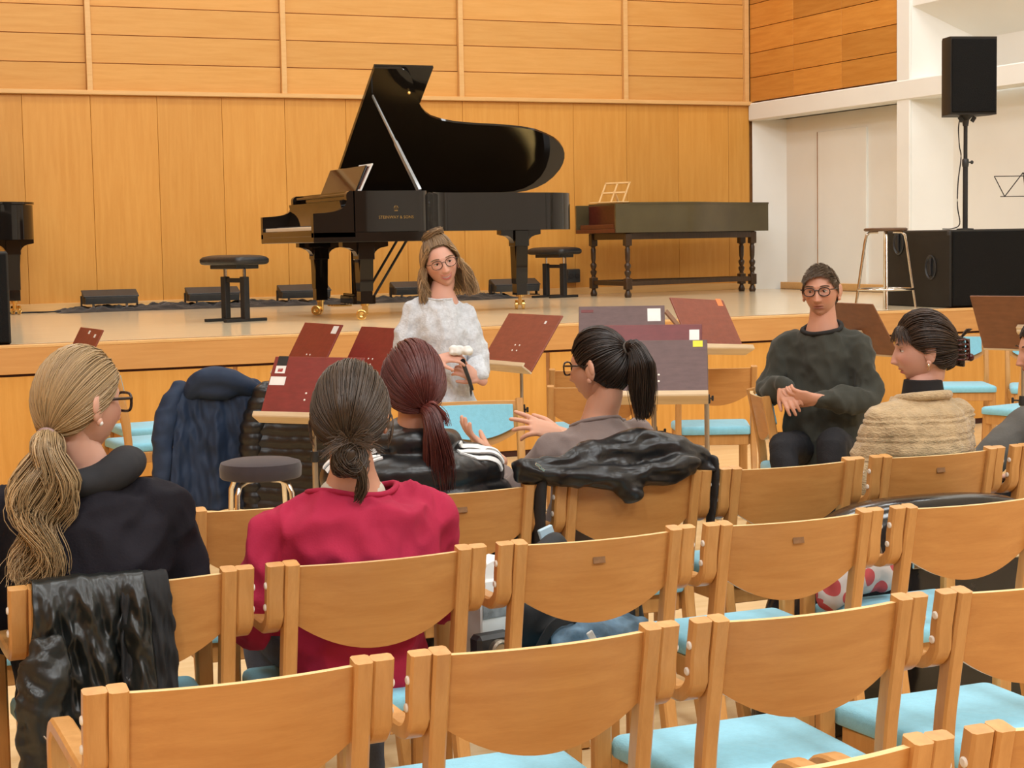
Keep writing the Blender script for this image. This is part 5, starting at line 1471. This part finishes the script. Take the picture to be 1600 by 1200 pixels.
# --- woman with high dark ponytail, talking with her hands
TAUPE = mat('taupe_jersey', (.20, .150, .135), .85, sheen=.2, vary=(6, .08, (1, 1, 1)), bump=(200, .08, (1, 1, 1)))
S = dict(seed=11, head=(.0, -.03, 1.150), hrot=(-30, -4, 0), hscale=1.0, neck=(.005, -.03, .985), torso=seated(.165, .90, .985, -.01), shR=(.16, -.01, .915), shL=(-.165, -.01, .895), elR=(.22, .12, .72), elL=(-.27, .10, .72), wrR=(.085, .40, .895), wrL=(-.20, .33, .845), cuffL=.62, cuffR=.8,
         hair=(.030, .018, .012), top=TAUPE, legs=BLKTR, ease=.012, fold=.014, foldscale=8, topname='long_sleeved_top', skin=(.64, .34, .23), arm=(.062, .056, .046, .040),
         handR=dict(d=(-.92, .25, .30), n=(.1, .6, -.7), side=-1, curl=(.10, .15, .3, .55), thumb=(.75, .35), spread=.25, sc=1.05), handL=dict(d=(-.62, .35, .62), n=(.65, -.2, .7), side=1, curl=(.2, .3, .35, .4), thumb=(.7, .4), spread=.2, sc=1.05), **hipset())
P, Mh, rng = person('woman in taupe top with high dark ponytail and glasses, hands raised', (2.425, 4.985, 0), -4, S)
c = S['hair']; scalp(None, Mh, c, P, .003)
tie = np.array([.10, -.88, .42]); tie /= np.linalg.norm(tie)
strand_mesh('swept_back_hair', tied_hair(Mh, tie, c, rng, 1700, .012, .005, v=.45, r=.0015), P)
tp = Mh @ Vector(hsurf(tie, .012))
strand_mesh('ponytail', tail(tp, [(0, 0, 0), (.010, -.035, .004), (.020, -.058, -.05), (.022, -.055, -.13), (.030, -.05, -.23)], [.014, .026, .044, .042, .022], c, rng, 750, (.004, 1.2), v=.4, tip=.3), P)
b = MB(); b.tube([tp + Vector((.003, -.014, .002)) + Vector((math.cos(2 * PI * i / 20) * .019, .004 * math.sin(2 * PI * i / 20), math.sin(2 * PI * i / 20) * .019)) for i in range(20)], .006, 8, closed=True); b.build('hair_tie', mat('grey_brown_tie', (.10, .085, .07), .8, vary=(60, .2, (1, 1, 1))), P, 60)
spectacles(Mh, P, .004, .054, .042, round_=2.8, rim=.003)

# --- woman in beige knitted cardigan, hair in a claw clip
KNIT = mat('oatmeal_wool_knit', (.50, .36, .20), .95, sheen=.3, vary=(30, .12, (1, 1, 1)), bump=(90, .7, (1, 1, 2.2)))
def knitfold(q, n):
    r_ = .006 * nz(q[0] * 30, q[1] * 30, q[2] * 26, 2)
    for zc in (.925, .908, .862, .846, .795, .780):
        r_ -= .007 * math.exp(-((q[2] - zc + .006 * nz(q[0] * 9, 0, zc * 40)) / .0045) ** 2)
    return r_
S = dict(seed=14, face=True, head=(.01, -.01, 1.150), hrot=(-56, -3, 0), hscale=1.0, neck=(.005, -.015, 1.005), torso=seated(.172, .905, 1.0, -.0), shR=(.165, -.01, .905), shL=(-.165, -.01, .905), elR=(.225, .04, .66), elL=(-.245, .05, .66), wrR=(.10, .28, .63), wrL=(-.10, .29, .63),
         hair=(.055, .032, .020), top=KNIT, legs=BLKTR, ease=.024, fold=.006, foldscale=8, topname='knit_cardigan', arm=(.072, .07, .06, .05), skin=(.62, .34, .26), foldfn=knitfold, vox=.0065, cutpoint=(0, -.015, 1.006), band=False, cutr=.17, **lap, **hipset())
P, Mh, rng = person('woman in beige knit cardigan in profile with hair in a claw clip', (3.685, 4.985, 0), -6, S)
c = S['hair']; scalp(None, Mh, c, P, .006)
tie = np.array([-.05, -.98, .02]); tie /= np.linalg.norm(tie)
st = tied_hair(Mh, tie, c, rng, 1800, .018, .014, v=.45, r=.0015)
for k in range(170):   # fringe falling over the forehead
    a0 = rng.uniform(-.95, .95); d0 = hdir(a0 * .6, .74); d1 = hdir(a0 * 1.25, .16 + .25 * rng.random() + .15 * (1 - min(1, abs(a0) * 1.6))); f_ = rng.random()
    pts = [hsurf(slerp(d0, d1, u), .010 + .008 * f_ * math.sin(PI * .7 * u)) for u in np.linspace(0, 1, 9)]
    st.append((np.array([Mh @ Vector(p) for p in pts]), .0015, .0005, vcol(c, rng, .4)))
strand_mesh('swept_back_hair', st, P)
tp = Mh @ Vector(hsurf(tie, .010)); bk = (Mh.to_3x3() @ Vector((-.05, -1, 0))).normalized(); sdv = bk.cross(Vector((0, 0, 1))).normalized()
st = []
for k in range(380):
    u0_ = rng.uniform(-1, 1); rr_ = .022 + .012 * rng.random(); ce = np.array(tp + bk * .008) + np.array([0, 0, -.012 + .045 * u0_ * .6])
    an = rng.uniform(0, 2 * PI)
    pts = [ce + rr_ * (np.array(bk) * (math.cos(q + an) * .55 + .3) + np.array(sdv) * math.sin(q + an) * .9) + np.array([0, 0, .028 * math.sin(q * .5 + an)]) for q in np.linspace(0, 4.2, 12)]
    st.append((np.array(pts), .0017, .001, vcol(c, rng, .4)))
for k in range(60):
    dv = np.array(bk) * rng.uniform(.1, .5) + np.array([0, 0, 1.0]) + np.array(sdv) * rng.uniform(-.5, .5)
    q0 = np.array(tp + bk * .02 + Vector((0, 0, .025)))
    st.append((np.array([q0 + dv * .04 * u + np.array(bk) * .02 * u * u for u in np.linspace(0, 1, 7)]), .0014, .0006, vcol(c, rng, .4)))
strand_mesh('twisted_updo', st, P)
CLAW = mat('tortoise_shell_clip', (.05, .006, .006), .2, vary=(40, .5, (1, 1, 1)))
b = MB()
for s in (-1, 1):
    for k in range(5):
        z = .03 - .017 * k
        b.tube(catmull([tp + bk * .045 + Vector((0, 0, z * .6)) + sdv * s * .006, tp + bk * .040 + sdv * s * .032 + Vector((0, 0, z)), tp + bk * .012 + sdv * s * .040 + Vector((0, 0, z)), tp - bk * .006 + sdv * s * .030 + Vector((0, 0, z))], 4), .0035, 6)
b.tube([tp + bk * .046 + Vector((0, 0, .03)), tp + bk * .050 + Vector((0, 0, -.045))], .007, 8); b.ell(tp + bk * .056 + Vector((0, 0, -.035)), (.013, .013, .014))
b.build('claw_clip', CLAW, P, 60)
b = MB(); b.tube([(.005 + .090 * math.cos(2 * PI * i / 36), -.018 + .080 * math.sin(2 * PI * i / 36), .990 - .012 * math.sin(2 * PI * i / 36)) for i in range(36)], .017, 10, closed=True); b.build('collar', KNIT, P, 60)
b = MB(); b.lathe([(0, 0), (.075, 0), (.070, .03), (.066, .055), (.058, .058), (0, .05)], 28, (0.005, -.018, .995)); b.build('turtleneck', mat('black_rib_knit', (.009, .008, .009), .9, vary=(40, .2, (1, 1, 1))), P, 60)
b = MB(); b.ell(Mh @ Vector((-.083, -.006, -.044)), (.005, .005, .006)); b.tube([Mh @ Vector((-.083, -.006, -.044)), Mh @ Vector((-.085, -.004, -.062))], .003, 6); b.build('earring', CHROME, P, 60)

# --- person at the right edge, mostly cut off by the frame
GREYS = mat('mid_grey_sweat', (.115, .110, .100), .9, vary=(8, .15, (1, 1, 1)), bump=(150, .1, (1, 1, 1)))
S = dict(seed=17, face=True, head=(-.03, .09, 1.115), hrot=(-62, -5, 0), neck=(-.01, .04, .95), torso=seated(.17, .87, .945, .04), shR=(.17, .03, .865), shL=(-.17, .05, .865), elR=(.24, .10, .64), elL=(-.33, .14, .70), wrR=(.10, .33, .62), wrL=(-.38, .36, .64),
         hair=(.05, .03, .018), top=GREYS, legs=BLKTR, ease=.02, fold=.008, arm=(.068, .064, .056, .046), handR=lap['handR'], handL=dict(d=(-.3, .9, -.2), n=(0, -.2, -1), side=1), **hipset())
P, Mh, rng = person('person in grey sweatshirt cut off by the right edge', (4.36, 4.99, 0), -10, S)
scalp(None, Mh, S['hair'], P, .006); strand_mesh('short_hair', tied_hair(Mh, (0, -.9, -.1), S['hair'], rng, 600, .014, .008), P)

# --- man in dark grey-green sweatshirt, hands folded
SWEAT = mat('dark_grey_green_fleece', (.048, .049, .040), .9, spec=.2, sheen=.1, vary=(4, .1, (1, 1, 1)), bump=(160, .08, (1, 1, 1)))
S = dict(seed=21, face=True, male=True, head=(.0, .02, 1.300), hrot=(-8, -3, 2), hscale=1.02, neck=(0, -.005, 1.145), torso=seated(.178, 1.035, 1.14, -.0, .60, .125), shR=(.172, -.01, 1.035), shL=(-.172, -.01, 1.035), elR=(.240, .06, .835), elL=(-.245, .07, .815), wrR=(.085, .29, .875), wrL=(-.075, .30, .825), cuff=.90,
         hair=(.12, .075, .042), top=SWEAT, legs=BLKTR, ease=.022, fold=.025, foldscale=7, bandr=.011, bandmat=mat('black_rib', (.014, .013, .012), .9, vary=(60, .2, (1, 1, 1))), arm=(.070, .066, .058, .048), skin=(.60, .30, .20), lip=(.38, .12, .09), cutpoint=(0, -.005, 1.136), cutnormal=(0, .32, 1), look=(.0025, -.003),
         handR=dict(d=(-.55, .62, -.50), n=(-.35, -.3, -.9), side=-1, curl=(.5, .55, .6, .65), thumb=(.35, .3), sc=1.05, spread=.06), handL=dict(d=(.80, .45, .1), n=(.1, -.85, .5), side=1, curl=(.55, .6, .65, .7), thumb=(.4, .25), sc=1.05, spread=.06),
         hipR=(.09, .03, .57), hipL=(-.09, .03, .57), knR=(.04, .42, .60), knL=(-.17, .38, .62), anR=(-.06, .52, .16), anL=(-.19, .36, .09), foot=(-.4, .9, 0))
P, Mh, rng = person('man in dark grey sweatshirt and glasses seated with folded hands', (4.50, 6.82, 0), 232, S)
c = S['hair']; scalp(None, Mh, c, P, .002, 0, .15)
st = []
for k in range(1900):
    a = rng.uniform(-PI, PI); z0 = hline(a) + (.15 if abs(a) < .9 else .02); z = z0 + (1 - z0) * rng.random() ** 1.1; d = hdir(a, min(z, .999))
    fw = np.array([.35, .9, 0]); tg = fw - d * (fw @ d); tg /= np.linalg.norm(tg) + 1e-6
    if d[2] < .35 or d[1] < -.2: tg = np.array([0, -.25, -1.0]); tg = tg - d * (tg @ d); tg /= np.linalg.norm(tg)
    ln = .028 if d[2] > .35 else .014
    pts = [Mh @ Vector(hsurf((d + tg * ln / .1 * u) / np.linalg.norm(d + tg * ln / .1 * u), .004 + .010 * u * (1.0 if d[2] > .4 else .25))) for u in np.linspace(0, 1, 6)]
    st.append((np.array(pts), .0014, .0006, vcol(c, rng, .35)))
strand_mesh('short_hair', st, P)
spectacles(Mh, P, .005, .050, .038, round_=2.3, rim=.0026)

# --- standing woman in pale blouse
BLOUSE = mat('pale_grey_cotton_blouse', (.60, .63, .67), .85, vary=(70, .12, (1, 1, 1)), bump=(130, .35, (1, 1, 1)))
tor = [((0, .0, .80), .135, .110), ((0, .0, .90), .118, .095), ((0, -.005, 1.0), .116, .094), ((0, .0, 1.10), .132, .114), ((0, -.005, 1.19), .130, .100), ((0, -.01, 1.245), .095, .074), ((0, -.01, 1.30), .055, .052)]
S = dict(seed=25, face=True, smile=.9, head=(-.005, .015, 1.455), hrot=(-6, -2, 15), hscale=1.02, neck=(-.01, -.005, 1.312), torso=tor, shR=(.128, -.01, 1.225), shL=(-.125, -.01, 1.205), elR=(.190, .01, 1.0), elL=(-.180, .02, .965), wrR=(.045, .225, 1.005), wrL=(-.165, .185, .905), cuffR=.42, cuffL=.82, puffr=.004,
         hair=(.30, .19, .098), top=BLOUSE, legs=mat('black_trousers', (.012, .011, .013), .8, vary=(9, .2, (1, 1, 1))), ease=.012, fold=.022, foldscale=9, bandr=.005, arm=(.055, .054, .050, .046), skin=(.68, .37, .275), lip=(.52, .12, .11), topname='blouse', hipr=.125, look=(-.002, -.0005),
         cutpoint=(-.01, -.005, 1.298), cutnormal=(0, .30, 1), cutr=.17,
         extra=(([(0, .0, .865), (0, .0, .82), (0, .0, .775)], [(.122, .105), (.142, .122), (.165, .145)], (1, 0, 0)),),
         handR=dict(d=(-.86, .25, .12), n=(-.1, -.55, -.8), side=-1, curl=(.45, .5, .5, .5), thumb=(.55, .25), sc=.98, spread=.08), handL=dict(d=(.72, .30, .45), n=(.45, -.75, -.2), side=1, curl=(.75, .8, .85, .9), thumb=(.35, .35), sc=.98, spread=.05),
         hipR=(.085, 0, .82), hipL=(-.085, 0, .82), knR=(.09, .02, .46), knL=(-.09, .02, .46), anR=(.095, -.01, .09), anL=(-.095, -.01, .09))
P, Mh, rng = person('smiling woman standing in pale grey blouse holding a microphone', (3.0, 7.87, 0), 197, S)
c = S['hair']; scalp(None, Mh, [x * .8 for x in c], P, .004, 0, .16)
st = []
for k in range(1300):    # loose shoulder length hair
    a = rng.uniform(-PI, PI)
    if abs(a) < .75: a = math.copysign(.75 + .4 * rng.random(), a)
    z0 = max(hline(a), -.1); z = z0 + (1 - z0) * rng.random(); d = hdir(a, min(z, .995))
    ad = a if abs(a) > 1.35 else math.copysign(1.35 + .25 * rng.random(), a); fl = rng.random()
    ze = -.14 - .05 * rng.random() + (.02 if a > 0 else 0)
    pts = []; ed = hdir(ad, 0.05)
    for u in np.linspace(0, 1, 6): pts.append(hsurf(slerp(d, ed, u), .008 + .012 * fl))
    s0 = pts[-1]
    for u in np.linspace(.12, 1, 8):
        wv = .011 * math.sin(7 * u + 5 * fl + round(a * 4))
        out_ = 1 + (.30 + .40 * fl) * u - .22 * u * u
        pts.append(np.array([s0[0] * out_ + wv, s0[1] * out_ + wv * .6, s0[2] + (ze - s0[2]) * u]))
    st.append((np.array([Mh @ Vector(p) for p in pts]), .0016, .0008, vcol(c if rng.random() > .3 else [x * 1.7 for x in c], rng, .35)))
for k in range(420):    # front swept up into a little knot on the crown
    a = rng.uniform(-1.15, 1.15); d = hdir(a, hline(a) + (.16 if abs(a) < 1 else .06) + .1 * rng.random()); tt = np.array([.05, .05, 1.0]); tt /= np.linalg.norm(tt); f_ = rng.random()
    pts = [hsurf(slerp(d, tt, u), .008 + (.018 + .014 * f_) * math.sin(PI * .6 * u)) for u in np.linspace(0, 1, 9)]
    st.append((np.array([Mh @ Vector(p) for p in pts]), .0016, .0012, vcol(c, rng, .4)))
for k in range(260):
    an = rng.uniform(0, 2 * PI); ce = np.array([.004, .03, .140]) + rng.normal(size=3) * .006; rr_ = .020 + .012 * rng.random()
    pts = [ce + rr_ * np.array([1.5 * math.cos(q + an), .8 * math.sin(q + an), .75 * math.sin(q * .7 + an)]) for q in np.linspace(0, 3.4, 10)]
    st.append((np.array([Mh @ Vector(p) for p in pts]), .0016, .001, vcol(c, rng, .4)))
strand_mesh('shoulder_length_hair', st, P)
spectacles(Mh, P, .004, .050, .040, round_=2.4, rim=.0016)
b = MB(); b.tube([(-.01 + .062 * math.cos(2 * PI * i / 30), -.002 + .062 * math.sin(2 * PI * i / 30), 1.288 - .018 * math.sin(2 * PI * i / 30)) for i in range(30)], .0018, 6, closed=True); b.build('fine_necklace', BRASS, P, 60)
ML = P.matrix_basis.copy()
t = thing('microphone', 'slim black microphone held low in the standing woman hand', 'microphone', P.location[:], P.rotation_euler[2])
b = MB(); b.tube([(-.085, .262, .985), (-.115, .248, .90), (-.128, .238, .855)], [.010, .0095, .008], 12); b.build('barrel', BLACKPL, t, 60)
b = MB(); b.ell((-.083, .264, .994), (.014, .014, .014)); b.build('head_grille', GRILLE, t, 180)
t = thing('paper_tissue', 'crumpled white tissue in the standing woman raised hand', 'tissue', P.location[:], P.rotation_euler[2])
b = MB(); b.ell((-.055, .262, 1.048), (.040, .026, .026)); b.ell((-.105, .268, 1.045), (.028, .024, .024)); me = remesh(b, .005, 2); displace(me, lambda q, n: .009 * nz(q[0] * 45, q[1] * 45, q[2] * 45)); link('folds', finish(me, WHITE), t)
